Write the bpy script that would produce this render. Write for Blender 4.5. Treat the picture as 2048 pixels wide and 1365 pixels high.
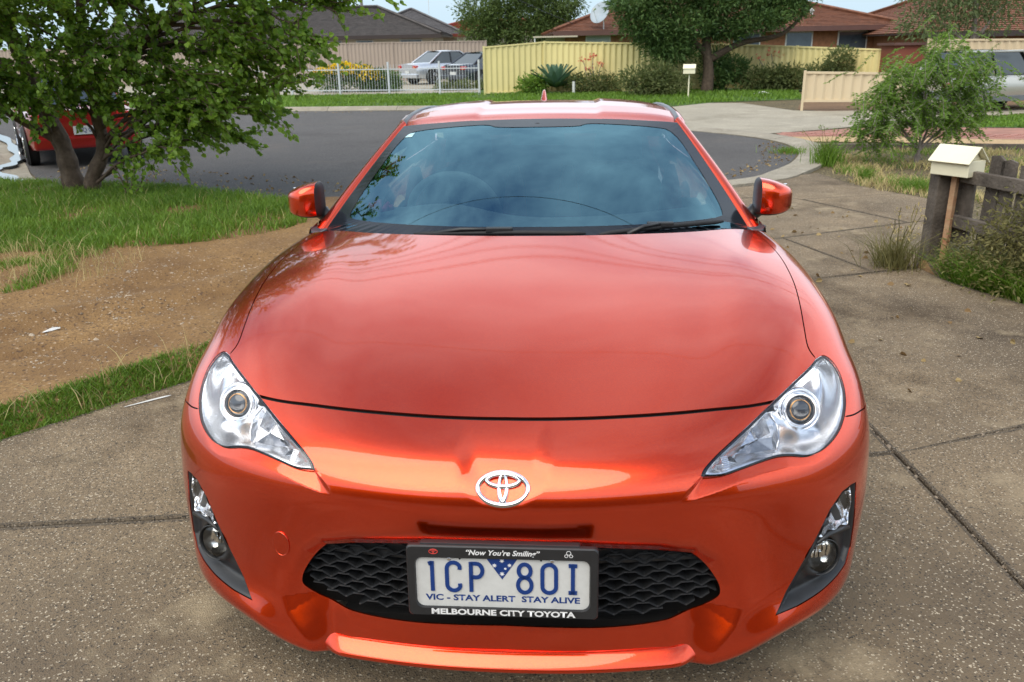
import bpy, bmesh, math, random
import numpy as np
from mathutils import Vector, Matrix, noise
from mathutils.geometry import delaunay_2d_cdt

# ------------------------------------------------------------------ scene, camera, sky, sun, exposure
for o in list(bpy.data.objects): bpy.data.objects.remove(o)
scene = bpy.context.scene
COL = scene.collection
R = math.radians

cam_d = bpy.data.cameras.new('camera')
cam_d.sensor_width = 22.3
cam_d.lens = 22.3 * 1650.0 / 2048.0
cam_d.clip_start = 0.05
cam_d.clip_end = 900.0
cam_d.dof.use_dof = True
cam_d.dof.focus_distance = 2.05
cam_d.dof.aperture_fstop = 7.1
cam = bpy.data.objects.new('camera', cam_d)
COL.objects.link(cam)
CAM_H, PITCH, ROLL = 1.47, R(19.5), R(1.15)
_f = Vector((0, math.cos(PITCH), -math.sin(PITCH)))
_d = Vector((0, -math.sin(PITCH), -math.cos(PITCH)))
_r = Vector((1, 0, 0))
_rx = _r * math.cos(ROLL) + _d * math.sin(ROLL)
_up = -(_d * math.cos(ROLL) - _r * math.sin(ROLL))
cam.matrix_world = Matrix(((_rx.x, _up.x, -_f.x, 0), (_rx.y, _up.y, -_f.y, 0), (_rx.z, _up.z, -_f.z, CAM_H), (0, 0, 0, 1)))
scene.camera = cam

SUN_EL, SUN_AZ = R(58), R(215)          # azimuth clockwise from +Y: behind the camera, to the left
world = bpy.data.worlds.new('World')
scene.world = world
world.use_nodes = True
wn, wl = world.node_tree.nodes, world.node_tree.links
wn.clear()
w_out = wn.new('ShaderNodeOutputWorld'); w_bg = wn.new('ShaderNodeBackground')
sky = wn.new('ShaderNodeTexSky'); sky.sky_type = 'NISHITA'; sky.sun_disc = False
sky.sun_elevation = SUN_EL; sky.sun_rotation = SUN_AZ; sky.air_density = 1.0; sky.dust_density = 0.4; sky.ozone_density = 2.0
w_bg.inputs['Strength'].default_value = 0.14
tc = wn.new('ShaderNodeTexCoord'); sep = wn.new('ShaderNodeSeparateXYZ')
wl.new(tc.outputs['Generated'], sep.inputs[0])
zz = wn.new('ShaderNodeMath'); zz.operation = 'MAXIMUM'; zz.inputs[1].default_value = 0.0
wl.new(sep.outputs['Z'], zz.inputs[0])
za = wn.new('ShaderNodeMath'); za.operation = 'ADD'; za.inputs[1].default_value = 0.22
wl.new(zz.outputs[0], za.inputs[0])
dx = wn.new('ShaderNodeMath'); dx.operation = 'DIVIDE'; wl.new(sep.outputs['X'], dx.inputs[0]); wl.new(za.outputs[0], dx.inputs[1])
dy = wn.new('ShaderNodeMath'); dy.operation = 'DIVIDE'; wl.new(sep.outputs['Y'], dy.inputs[0]); wl.new(za.outputs[0], dy.inputs[1])
cmb = wn.new('ShaderNodeCombineXYZ'); wl.new(dx.outputs[0], cmb.inputs[0]); wl.new(dy.outputs[0], cmb.inputs[1]); cmb.inputs[2].default_value = 5.2
cn = wn.new('ShaderNodeTexNoise'); cn.inputs['Scale'].default_value = 1.35; cn.inputs['Detail'].default_value = 9; cn.inputs['Roughness'].default_value = 0.58
cn.inputs['Distortion'].default_value = 0.35
wl.new(cmb.outputs[0], cn.inputs['Vector'])
cr_ = wn.new('ShaderNodeValToRGB'); cr_.color_ramp.elements[0].position = 0.40; cr_.color_ramp.elements[1].position = 0.66
# cloud cover thickens towards the horizon, where the layer is seen edge-on
cz = wn.new('ShaderNodeMath'); cz.operation = 'MULTIPLY_ADD'; cz.inputs[1].default_value = -0.36; cz.inputs[2].default_value = 0.31
wl.new(zz.outputs[0], cz.inputs[0])
ca = wn.new('ShaderNodeMath'); ca.operation = 'ADD'; wl.new(cn.outputs['Fac'], ca.inputs[0]); wl.new(cz.outputs[0], ca.inputs[1])
wl.new(ca.outputs[0], cr_.inputs[0])
cs = wn.new('ShaderNodeMath'); cs.operation = 'MULTIPLY'; cs.inputs[1].default_value = 0.92
wl.new(cr_.outputs[0], cs.inputs[0])
wm = wn.new('ShaderNodeMix'); wm.data_type = 'RGBA'
wl.new(cs.outputs[0], wm.inputs['Factor']); wl.new(sky.outputs[0], wm.inputs['A']); wm.inputs['B'].default_value = (6.9, 7.7, 8.4, 1)
# pale blue haze low over the roofs
hz = wn.new('ShaderNodeMapRange'); hz.interpolation_type = 'SMOOTHSTEP'; hz.inputs['From Min'].default_value = 0.03; hz.inputs['From Max'].default_value = 0.20
wl.new(zz.outputs[0], hz.inputs['Value'])
wh_ = wn.new('ShaderNodeMix'); wh_.data_type = 'RGBA'; wl.new(hz.outputs['Result'], wh_.inputs['Factor']); wh_.inputs['A'].default_value = (3.4, 4.35, 5.0, 1); wl.new(wm.outputs['Result'], wh_.inputs['B'])
wl.new(wh_.outputs['Result'], w_bg.inputs['Color']); wl.new(w_bg.outputs[0], w_out.inputs[0])

sun_d = bpy.data.lights.new('sun', 'SUN'); sun_d.energy = 2.4; sun_d.angle = R(62); sun_d.color = (1.0, 0.91, 0.76)
sun = bpy.data.objects.new('sun', sun_d); COL.objects.link(sun)
_sd = Vector((math.sin(SUN_AZ) * math.cos(SUN_EL), math.cos(SUN_AZ) * math.cos(SUN_EL), math.sin(SUN_EL)))
sun.rotation_euler = _sd.to_track_quat('Z', 'Y').to_euler()
sun.location = (-6, -8, 14)

scene.render.engine = 'CYCLES'
scene.render.resolution_x, scene.render.resolution_y = 1024, 682
vs = scene.view_settings
vs.view_transform = 'Standard'; vs.look = 'None'; vs.exposure = 0.50; vs.gamma = 1.0; vs.use_curve_mapping = False
scene.cycles.max_bounces = 8; scene.cycles.transparent_max_bounces = 24; scene.cycles.glossy_bounces = 5; scene.cycles.transmission_bounces = 6
scene.cycles.caustics_reflective = False; scene.cycles.caustics_refractive = False

# ------------------------------------------------------------------ helpers
rnd = random.Random(7)
def prop(o, label=None, cat=None, group=None, kind=None):
    if label: o['label'] = label
    if cat: o['category'] = cat
    if group: o['group'] = group
    if kind: o['kind'] = kind
    return o
def empty(name, loc=(0, 0, 0), rz=0.0, parent=None):
    o = bpy.data.objects.new(name, None); COL.objects.link(o); o.empty_display_size = .2
    o.location = loc; o.rotation_euler = (0, 0, rz); o.parent = parent
    return o
def link(name, me, mat=None, parent=None):
    o = bpy.data.objects.new(name, me); COL.objects.link(o)
    if mat is not None and not me.materials:
        for m in (mat if isinstance(mat, (list, tuple)) else [mat]): me.materials.append(m)
    o.parent = parent
    return o
def mesh(name, verts, faces, mat=None, parent=None, smooth=False, normals=None):
    me = bpy.data.meshes.new(name)
    me.from_pydata([tuple(map(float, v)) for v in verts], [], [tuple(map(int, f)) for f in faces])
    if smooth or normals is not None: me.polygons.foreach_set('use_smooth', [True] * len(me.polygons))
    me.update()
    if normals is not None: me.normals_split_custom_set_from_vertices([tuple(n) for n in normals])
    return link(name, me, mat, parent)
def quick_mesh(name, V, Fq, mat=None, parent=None, smooth=False):
    """V (n,3) and Fq (m,k) numpy arrays, fast"""
    V = np.asarray(V, np.float32); Fq = np.asarray(Fq, np.int32)
    me = bpy.data.meshes.new(name); m, k = Fq.shape
    me.vertices.add(len(V)); me.vertices.foreach_set('co', V.ravel())
    me.loops.add(m * k); me.loops.foreach_set('vertex_index', Fq.ravel())
    me.polygons.add(m); me.polygons.foreach_set('loop_start', np.arange(0, m * k, k, dtype=np.int32))
    me.polygons.foreach_set('use_smooth', np.full(m, smooth))
    me.update(calc_edges=True); me.validate()
    return link(name, me, mat, parent)
class MB:
    """collects boxes, tubes and polygons for ONE part"""
    def __init__(s): s.v = []; s.f = []
    def add(s, V, Fs):
        b = len(s.v); s.v += [tuple(p) for p in V]; s.f += [tuple(i + b for i in f) for f in Fs]; return s
    def box(s, x0, x1, y0, y1, z0, z1, M=None):
        V = [Vector((x, y, z)) for z in (z0, z1) for y in (y0, y1) for x in (x0, x1)]
        if M is not None: V = [M @ v for v in V]
        return s.add(V, [(0, 2, 3, 1), (4, 5, 7, 6), (0, 1, 5, 4), (2, 6, 7, 3), (0, 4, 6, 2), (1, 3, 7, 5)])
    def bar(s, a, b, w, h, up=(0, 0, 1)):
        a, b = Vector(a), Vector(b); d = (b - a).normalized(); up = Vector(up)
        x = d.cross(up)
        if x.length < 1e-4: x = d.cross(Vector((0, 1, 0)))
        x.normalize(); y = x.cross(d)
        V = [p + x * i * w / 2 + y * j * h / 2 for p in (a, b) for j in (-1, 1) for i in (-1, 1)]
        return s.add(V, [(0, 1, 3, 2), (4, 6, 7, 5), (0, 4, 5, 1), (2, 3, 7, 6), (0, 2, 6, 4), (1, 5, 7, 3)])
    def tube(s, pts, rad, n=8, cap=True, closed=False):
        P = [Vector(p) for p in pts]; m = len(P)
        if not hasattr(rad, '__len__'): rad = [rad] * m
        V = []; ref = None
        for i in range(m):
            if closed: t = P[(i + 1) % m] - P[i - 1]
            else: t = P[min(i + 1, m - 1)] - P[max(i - 1, 0)]
            t.normalize()
            if ref is None:
                ref = Vector((0, 0, 1)) if abs(t.z) < .9 else Vector((1, 0, 0))
            x = ref - t * ref.dot(t); x.normalize(); y = t.cross(x); ref = x
            V += [P[i] + (x * math.cos(2 * math.pi * k / n) + y * math.sin(2 * math.pi * k / n)) * rad[i] for k in range(n)]
        Fs = []
        for i in range(m if closed else m - 1):
            j = (i + 1) % m
            Fs += [(i * n + k, i * n + (k + 1) % n, j * n + (k + 1) % n, j * n + k) for k in range(n)]
        if cap and not closed: Fs += [tuple(range(n - 1, -1, -1)), tuple((m - 1) * n + k for k in range(n))]
        return s.add(V, Fs)
    def lathe(s, prof, n=24, M=None):
        """profile of (r, h) round local z"""
        V = []; m = len(prof)
        for r_, h in prof:
            V += [Vector((r_ * math.cos(2 * math.pi * k / n), r_ * math.sin(2 * math.pi * k / n), h)) for k in range(n)]
        if M is not None: V = [M @ v for v in V]
        Fs = [(i * n + k, i * n + (k + 1) % n, (i + 1) * n + (k + 1) % n, (i + 1) * n + k) for i in range(m - 1) for k in range(n)]
        return s.add(V, Fs)
    def prism(s, poly, h0, h1, M=None):
        """2-D polygon (x, y) extruded along z"""
        n = len(poly)
        V = [Vector((p[0], p[1], h0)) for p in poly] + [Vector((p[0], p[1], h1)) for p in poly]
        if M is not None: V = [M @ v for v in V]
        return s.add(V, [tuple(range(n - 1, -1, -1)), tuple(range(n, 2 * n))] + [(i, (i + 1) % n, n + (i + 1) % n, n + i) for i in range(n)])
    def build(s, name, mat, parent=None, smooth=False, bevel=0, angle=None):
        me = bpy.data.meshes.new(name); me.from_pydata(s.v, [], s.f)
        if bevel:
            bm = bmesh.new(); bm.from_mesh(me)
            bmesh.ops.remove_doubles(bm, verts=bm.verts, dist=1e-5)
            bmesh.ops.recalc_face_normals(bm, faces=bm.faces)
            es = [e for e in bm.edges if len(e.link_faces) == 2 and e.calc_face_angle(0) > .5]
            bmesh.ops.bevel(bm, geom=es, offset=bevel, segments=2, profile=.6, affect='EDGES', clamp_overlap=True)
            bm.to_mesh(me); bm.free()
        if smooth or angle: me.polygons.foreach_set('use_smooth', [True] * len(me.polygons))
        if angle: me.set_sharp_from_angle(angle=R(angle))
        me.update()
        return link(name, me, mat, parent)

# ---- materials
def new_mat(name):
    m = bpy.data.materials.new(name); m.use_nodes = True
    return m, m.node_tree.nodes, m.node_tree.links, m.node_tree.nodes['Principled BSDF']
def pbr(name, col, rough=.5, metal=0, spec=.5, coat=0, coat_r=.05, var=.0, scale=8, bump=0, bscale=60, emit=None, detail=6, col2=None, sub=None):
    m, n, l, b = new_mat(name)
    b.inputs['Base Color'].default_value = (*col, 1); b.inputs['Roughness'].default_value = rough
    b.inputs['Metallic'].default_value = metal; b.inputs['Specular IOR Level'].default_value = spec
    b.inputs['Coat Weight'].default_value = coat; b.inputs['Coat Roughness'].default_value = coat_r
    t = n.new('ShaderNodeTexCoord')
    if var or col2:
        nz = n.new('ShaderNodeTexNoise'); nz.inputs['Scale'].default_value = scale; nz.inputs['Detail'].default_value = detail; nz.inputs['Roughness'].default_value = .62
        l.new(t.outputs['Object'], nz.inputs['Vector'])
        rp = n.new('ShaderNodeValToRGB'); rp.color_ramp.elements[0].position = .3; rp.color_ramp.elements[1].position = .7
        c2 = col2 if col2 else tuple(min(1, c * (1 + var)) for c in col)
        c1 = col if col2 else tuple(c * (1 - var) for c in col)
        rp.color_ramp.elements[0].color = (*c1, 1); rp.color_ramp.elements[1].color = (*c2, 1)
        l.new(nz.outputs['Fac'], rp.inputs[0]); l.new(rp.outputs[0], b.inputs['Base Color'])
    if bump:
        nb = n.new('ShaderNodeTexNoise'); nb.inputs['Scale'].default_value = bscale; nb.inputs['Detail'].default_value = 4
        l.new(t.outputs['Object'], nb.inputs['Vector'])
        bp = n.new('ShaderNodeBump'); bp.inputs['Strength'].default_value = bump; bp.inputs['Distance'].default_value = .01
        l.new(nb.outputs['Fac'], bp.inputs['Height']); l.new(bp.outputs[0], b.inputs['Normal'])
    return m
def glass(name, tint=(.6, .75, .8), refl=(1, 1, 1), ior=1.5, rough=0.0):
    """thin pane: see-through, tinted, mirror-like by its angle"""
    m = bpy.data.materials.new(name); m.use_nodes = True; n, l = m.node_tree.nodes, m.node_tree.links; n.clear()
    o = n.new('ShaderNodeOutputMaterial'); mx = n.new('ShaderNodeMixShader'); tr = n.new('ShaderNodeBsdfTransparent'); gl = n.new('ShaderNodeBsdfGlossy'); fr = n.new('ShaderNodeFresnel')
    tr.inputs[0].default_value = (*tint, 1); gl.inputs['Color'].default_value = (*refl, 1); gl.inputs['Roughness'].default_value = rough; fr.inputs['IOR'].default_value = ior
    l.new(fr.outputs[0], mx.inputs[0]); l.new(tr.outputs[0], mx.inputs[1]); l.new(gl.outputs[0], mx.inputs[2]); l.new(mx.outputs[0], o.inputs[0])
    return m
def carpaint(name, col, flake, rough=.27, metal=.97):
    m, n, l, b = new_mat(name)
    b.inputs['Metallic'].default_value = metal; b.inputs['Roughness'].default_value = rough
    b.inputs['Coat Weight'].default_value = 1.0; b.inputs['Coat Roughness'].default_value = .015; b.inputs['Coat IOR'].default_value = 1.6
    t = n.new('ShaderNodeTexCoord')
    v = n.new('ShaderNodeTexVoronoi'); v.inputs['Scale'].default_value = 900
    l.new(t.outputs['Object'], v.inputs['Vector'])
    mx = n.new('ShaderNodeMix'); mx.data_type = 'RGBA'; mx.inputs['A'].default_value = (*col, 1); mx.inputs['B'].default_value = (*flake, 1)
    sp_ = n.new('ShaderNodeSeparateColor'); l.new(v.outputs['Color'], sp_.inputs[0]); l.new(sp_.outputs[0], mx.inputs['Factor'])
    l.new(mx.outputs['Result'], b.inputs['Base Color'])
    # slight orange peel
    nz = n.new('ShaderNodeTexNoise'); nz.inputs['Scale'].default_value = 260; l.new(t.outputs['Object'], nz.inputs['Vector'])
    bp = n.new('ShaderNodeBump'); bp.inputs['Strength'].default_value = .012; bp.inputs['Distance'].default_value = .002
    l.new(nz.outputs['Fac'], bp.inputs['Height']); l.new(bp.outputs[0], b.inputs['Coat Normal'])
    return m
def smooth01(t):
    t = np.clip(t, 0, 1); return t * t * (3 - 2 * t)
def inside(P, poly):
    P = np.asarray(P); poly = np.asarray(poly); x, y = P[:, 0], P[:, 1]; r = np.zeros(len(P), bool)
    a = poly; b = np.roll(poly, -1, 0)
    for (x0, y0), (x1, y1) in zip(a, b):
        if y0 == y1: continue
        c = ((y0 > y) != (y1 > y)) & (x < (x1 - x0) * (y - y0) / (y1 - y0) + x0); r ^= c
    return r
def dist_line(P, line, closed=False):
    P = np.asarray(P, float); L = np.asarray(line, float); d = np.full(len(P), 1e9)
    n = len(L)
    for i in range(n if closed else n - 1):
        a, b = L[i], L[(i + 1) % n]; e = b - a; t = np.clip(((P - a) @ e) / max(e @ e, 1e-12), 0, 1)
        d = np.minimum(d, np.hypot(*(P - a - t[:, None] * e).T))
    return d
def sdist(P, poly):
    d = dist_line(P, poly, True); return np.where(inside(P, poly), d, -d)
def rounded(poly, it=2, closed=True):
    """Chaikin corner cutting"""
    L = [tuple(p) for p in poly]
    for _ in range(it):
        o = []
        n = len(L)
        for i in range(n if closed else n - 1):
            a, b = L[i], L[(i + 1) % n]
            o += [tuple(.75 * p + .25 * q for p, q in zip(a, b)), tuple(.25 * p + .75 * q for p, q in zip(a, b))]
        L = o if closed else [L[0]] + o + [L[-1]]
    return L

# ================================================================== THE ORANGE COUPE
CAR = empty('sports_coupe', (-0.030, 1.50, 0.0), -R(4.4))
prop(CAR, 'orange two-door sports coupe with white number plate 1CP 80I on the driveway', 'car')
M_PAINT = carpaint('orange_metallic_paint', (.72, .040, .003), (.88, .070, .004))
M_BLACK = pbr('black_plastic', (.018, .019, .021), .42, var=.15, scale=30, bump=.06, bscale=500)
M_GRILLE = pbr('grille_plastic', (.022, .023, .025), .36, var=.15, scale=30)
M_RUBBER = pbr('black_rubber', (.012, .012, .013), .7, var=.2, scale=20)
M_GLOSSBLK = pbr('gloss_black', (.008, .009, .011), .08, var=.1, scale=5)
M_CHROME = pbr('chrome', (.86, .87, .89), .05, metal=1, var=.03, scale=12)
M_REFLECTOR = pbr('lamp_reflector', (.93, .94, .96), .24, metal=1, var=.03, scale=30)
M_DIM = pbr('lamp_grey_facet', (.34, .35, .37), .2, metal=.9, var=.25, scale=40)
M_FACET = pbr('lamp_silver_facet', (.60, .61, .63), .22, metal=1, var=.15, scale=60, bump=.15, bscale=120)
M_LENS = glass('lamp_lens', (.97, .98, 1.0), ior=1.4)
M_LENSFOG = glass('frosted_lamp_lens', (.93, .93, .90), ior=1.45, rough=.04)
M_SHIELD = glass('windscreen_glass', (.50, .66, .70), (.46, .85, 1.0), ior=2.9)
M_SIDEGLASS = glass('side_window_glass', (.10, .13, .14), (.7, .9, 1.0), ior=1.55)
M_FRIT = pbr('windscreen_black_band', (.010, .012, .016), .12, var=.1, scale=9)
M_CABIN = pbr('cabin_dark_cloth', (.035, .037, .042), .75, var=.25, scale=25)
M_DASH = pbr('dashboard_grey', (.30, .32, .33), .6, var=.15, scale=25)
M_REDCLOTH = pbr('red_seat_trim', (.32, .02, .02), .7, var=.2, scale=25)
M_UNDER = pbr('underbody_black', (.008, .008, .008), .9, var=.2, scale=6)
# ---- front skin of the coupe: control net (x lateral, y behind the nose, z up), rows from lip to cowl
NET = [
 [(0,0.08,0.14),(0.2,0.08,0.14),(0.42,0.075,0.125),(0.58,0.11,0.15),(0.722,0.24,0.16),(0.817,0.34,0.18),(0.857,0.44,0.2),(0.872,0.54,0.21)],
 [(0,0.012,0.158),(0.2,0.018,0.158),(0.44,0.048,0.153),(0.6,0.085,0.205),(0.727,0.17,0.208),(0.822,0.28,0.215),(0.865,0.4,0.225),(0.878,0.52,0.235)],
 [(0,0.02,0.25),(0.2,0.028,0.25),(0.44,0.066,0.255),(0.6,0.11,0.27),(0.729,0.185,0.278),(0.832,0.29,0.285),(0.876,0.41,0.3),(0.887,0.52,0.31)],
 [(0,0.03,0.36),(0.2,0.038,0.36),(0.44,0.077,0.362),(0.6,0.13,0.372),(0.731,0.205,0.38),(0.841,0.31,0.385),(0.891,0.42,0.39),(0.902,0.52,0.4)],
 [(0,0.03,0.47),(0.2,0.038,0.47),(0.43,0.08,0.473),(0.6,0.142,0.478),(0.729,0.217,0.483),(0.841,0.326,0.485),(0.893,0.43,0.487),(0.904,0.53,0.49)],
 [(0,0.033,0.555),(0.2,0.041,0.556),(0.41,0.082,0.558),(0.59,0.153,0.562),(0.72,0.238,0.565),(0.834,0.35,0.568),(0.89,0.45,0.572),(0.904,0.56,0.575)],
 [(0,0.085,0.622),(0.2,0.093,0.622),(0.395,0.128,0.624),(0.568,0.198,0.63),(0.699,0.288,0.637),(0.814,0.405,0.645),(0.878,0.51,0.65),(0.903,0.62,0.648)],
 [(0,0.22,0.677),(0.2,0.23,0.679),(0.38,0.255,0.685),(0.54,0.305,0.694),(0.672,0.385,0.708),(0.789,0.5,0.715),(0.865,0.6,0.706),(0.903,0.7,0.675)],
 [(0,0.45,0.751),(0.19,0.46,0.753),(0.37,0.48,0.758),(0.53,0.52,0.766),(0.662,0.58,0.777),(0.78,0.66,0.779),(0.87,0.74,0.752),(0.906,0.8,0.69)],
 [(0,0.72,0.812),(0.19,0.725,0.814),(0.37,0.74,0.818),(0.53,0.77,0.823),(0.664,0.81,0.829),(0.784,0.87,0.82),(0.875,0.92,0.782),(0.908,0.98,0.69)],
 [(0,0.97,0.858),(0.19,0.98,0.859),(0.37,1,0.86),(0.535,1.04,0.86),(0.676,1.09,0.858),(0.794,1.14,0.842),(0.876,1.18,0.8),(0.908,1.2,0.67)],
 [(0,1.17,0.89),(0.19,1.18,0.889),(0.385,1.22,0.885),(0.56,1.29,0.877),(0.692,1.37,0.868),(0.796,1.45,0.846),(0.86,1.48,0.8),(0.896,1.5,0.62)],
]
def _spl(n):
    # natural cubic spline: matrix giving second derivatives from values
    A=np.zeros((n,n));B=np.zeros((n,n));A[0,0]=A[-1,-1]=1
    for i in range(1,n-1):
        A[i,i-1:i+2]=(1/6,4/6,1/6);B[i,i-1:i+2]=(1,-2,1)
    return np.linalg.solve(A,B)
_N=np.array(NET,float)
_N=np.concatenate([_N[:,:0:-1]*np.array([-1,1,1]),_N],axis=1)      # rows x 15 columns, symmetric
_MU,_MW=_spl(15),_spl(12)
_D2u=np.einsum('ab,rbk->rak',_MU,_N)
def _basis(t,n):
    i=np.clip(np.floor(t).astype(int),0,n-2);f=t-i;g=1-f
    return i,g,f,(g**3-g)/6,(f**3-f)/6
def base(u,w):
    u=np.asarray(u,float);w=np.asarray(w,float)
    i,g,f,cg,cf=_basis(u+7,15)
    # values of all rows at these u : (rows, n, 3)
    V=_N[:,i]*g[None,:,None]+_N[:,i+1]*f[None,:,None]+_D2u[:,i]*cg[None,:,None]+_D2u[:,i+1]*cf[None,:,None]
    D=np.einsum('ab,bnk->ank',_MW,V)
    j,g,f,cg,cf=_basis(w,12);n=np.arange(len(u))
    return V[j,n]*g[:,None]+V[j+1,n]*f[:,None]+D[j,n]*cg[:,None]+D[j+1,n]*cf[:,None]

def cr_line(L, n=6):
    """Catmull-Rom through an open polyline"""
    L = [np.array(p, float) for p in L]; o = []
    for i in range(len(L) - 1):
        p0 = L[i - 1] if i else 2 * L[0] - L[1]; p1, p2 = L[i], L[i + 1]; p3 = L[i + 2] if i + 2 < len(L) else 2 * L[-1] - L[-2]
        for k in range(n):
            t = k / n
            o.append(tuple(.5 * (2 * p1 + (p2 - p0) * t + (2 * p0 - 5 * p1 + 4 * p2 - p3) * t * t + (3 * p1 - p0 - 3 * p2 + p3) * t ** 3)))
    o.append(tuple(L[-1])); return o
LAMP = [(4.93, 7.12), (4.69, 7.13), (4.47, 7.06), (3.98, 6.94), (3.53, 6.79), (3.19, 6.63), (2.85, 6.42), (2.57, 6.2), (2.34, 5.97), (2.17, 5.72), (2.11, 5.54), (2.35, 5.46), (2.62, 5.52), (2.88, 5.57), (3.17, 5.58), (3.41, 5.49), (3.71, 5.31), (3.99, 5.27), (4.28, 5.36), (4.56, 5.52), (4.78, 5.73), (4.96, 5.97), (5.12, 6.29), (5.18, 6.62), (5.11, 6.92)]
L_hood = cr_line(LAMP[1:5], 4)                       # top corner -> gap
L_bump = cr_line(LAMP[4:11], 4)[:-1] + cr_line(LAMP[10:21], 4)   # gap -> tip -> seam
L_fend = cr_line(LAMP[20:] + LAMP[:2], 4)            # seam -> top corner
LAMP_S = L_hood[:-1] + L_bump[:-1] + L_fend[:-1]
GAP = cr_line([(3.53, 6.79), (3.08, 6.855), (2.57, 6.93), (2.03, 6.965), (1.41, 6.985), (0.9, 6.99), (0.43, 6.995), (0, 7.0)], 4)
SHUT = cr_line([(4.69, 7.13), (4.62, 7.4), (4.72, 7.79), (4.85, 8.26), (4.97, 8.84), (5.01, 9.37), (5.01, 9.97), (4.94, 10.55), (4.80, 11)], 4)
SEAM = cr_line([(4.78, 5.73), (5.05, 5.63), (5.4, 5.56), (5.94, 5.45), (7, 5.4)], 4)
GRILLE_UV = [(0, 3.8), (0.61, 3.76), (1.32, 3.63), (1.81, 3.46), (1.91, 3.37), (2.04, 3.08), (2.17, 2.72), (2.22, 2.48), (2.19, 2.31), (2.02, 2.13), (1.74, 2.01), (1.45, 1.94), (1.07, 1.92), (0.65, 1.94), (0, 1.96)]
MOUTH_XZ = [(-.3, .473), (.171, .467), (.345, .449), (.426, .430), (.473, .394), (.512, .330), (.526, .270), (.514, .235), (.488, .196), (.463, .150), (.46, .05), (-.3, .05)]
FOG_UV = [(4.82, 3.94), (4.65, 3.98), (4.39, 3.95), (4.10, 3.67), (3.83, 3.15), (3.62, 2.78), (3.28, 2.19), (3.06, 1.64), (3.5, 1.65), (4.03, 1.74), (4.44, 1.85), (4.74, 1.98), (4.85, 2.31), (4.86, 2.89), (4.84, 3.48)]
CREASE = [(.366, .548), (.409, .553), (.459, .563), (.512, .574), (.568, .580), (.628, .580), (.692, .569), (.761, .570), (.80, .60)]
WEDGE = [(.366, .548), (.397, .575), (.423, .596)]
SHELF = CREASE + [(.798, .623), (.76, .62), (.714, .600), (.639, .612), (.56, .615), (.48, .606), (.423, .598), (.397, .575)]
SCOOP = [(0, .541), (.048, .553), (.080, .577), (.106, .598), (.112, .64), (.10, .69), (-.10, .69), (-.112, .64), (-.106, .598), (-.08, .577), (-.048, .553)]
def S(u, w, shelf=True):
    P = base(u, w); q = np.stack([np.abs(P[:, 0]), P[:, 2]], 1); out = P.copy(); front = w < 7.2
    if front.any():
        f = np.where(front)[0]; qf = q[f]
        sd = sdist(qf, MOUTH_XZ); k = smooth01((.37 - qf[:, 1]) / .14); so = .006 + .016 * (1 - k); sd = .5 * (sd + np.sqrt(sd * sd + so ** 2)) - .0012; sd = np.clip(sd, 0, None)
        prof = (1 - k * (.22 + .40 * smooth01((.43 - qf[:, 0]) / .07))) * np.tanh(sd / (.045 + .03 * k))
        dy = .046 * prof
        ins = inside(qf, SHELF)
        dc = dist_line(qf, CREASE); dw = dist_line(qf, WEDGE)
        if shelf: dy += np.where(ins, np.minimum(.55 * dc, .018) * smooth01(dw / .012) * smooth01((qf[:, 0] - .372) / .05) * smooth01((.755 - qf[:, 0]) / .10), 0)
        ss = np.clip(sdist(np.stack([P[f, 0], P[f, 2]], 1), SCOOP), 0, None)
        ds = .009 * smooth01(ss / .05) * smooth01((.685 - qf[:, 1]) / .075)
        out[f, 1] += dy + ds; out[f, 2] -= ds * .35
    # the hood: a shallow crease either side running back from the lamp, and lower ground between fender crests
    h = np.where(w > 6.5)[0]
    if len(h):
        x = q[h, 0]; y = P[h, 1]
        line = .50 + .13 * np.clip((y - .3) / .9, 0, 1)
        g = smooth01((x - line + .05) / .10) * smooth01((y - .34) / .2) * smooth01((1.25 - y) / .25)
        out[h, 2] += .003 * g * smooth01((.86 - x) / .06) - .0015 * np.exp(-((x - line + .06) / .06) ** 2) * smooth01((y - .34) / .2) * smooth01((1.25 - y) / .25)
    return out
def S0(u, w): return S(u, w, False)
def Sn(u, w, fn=S):
    h = 2e-3
    a = fn(u + h, w) - fn(u - h, w); b = fn(u, np.minimum(w + h, 11)) - fn(u, np.maximum(w - h, 0)); n = np.cross(a, b)
    return n / np.maximum(np.linalg.norm(n, axis=1, keepdims=True), 1e-9)
def densify(L, step, closed):
    o = []; n = len(L)
    for i in range(n if closed else n - 1):
        a, b = np.array(L[i], float), np.array(L[(i + 1) % n], float); m = max(1, int(np.ceil(np.hypot(*(b - a)) / step)))
        o += [tuple(a + (b - a) * k / m) for k in range(m)]
    if not closed: o.append(tuple(map(float, L[-1])))
    return o
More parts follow.
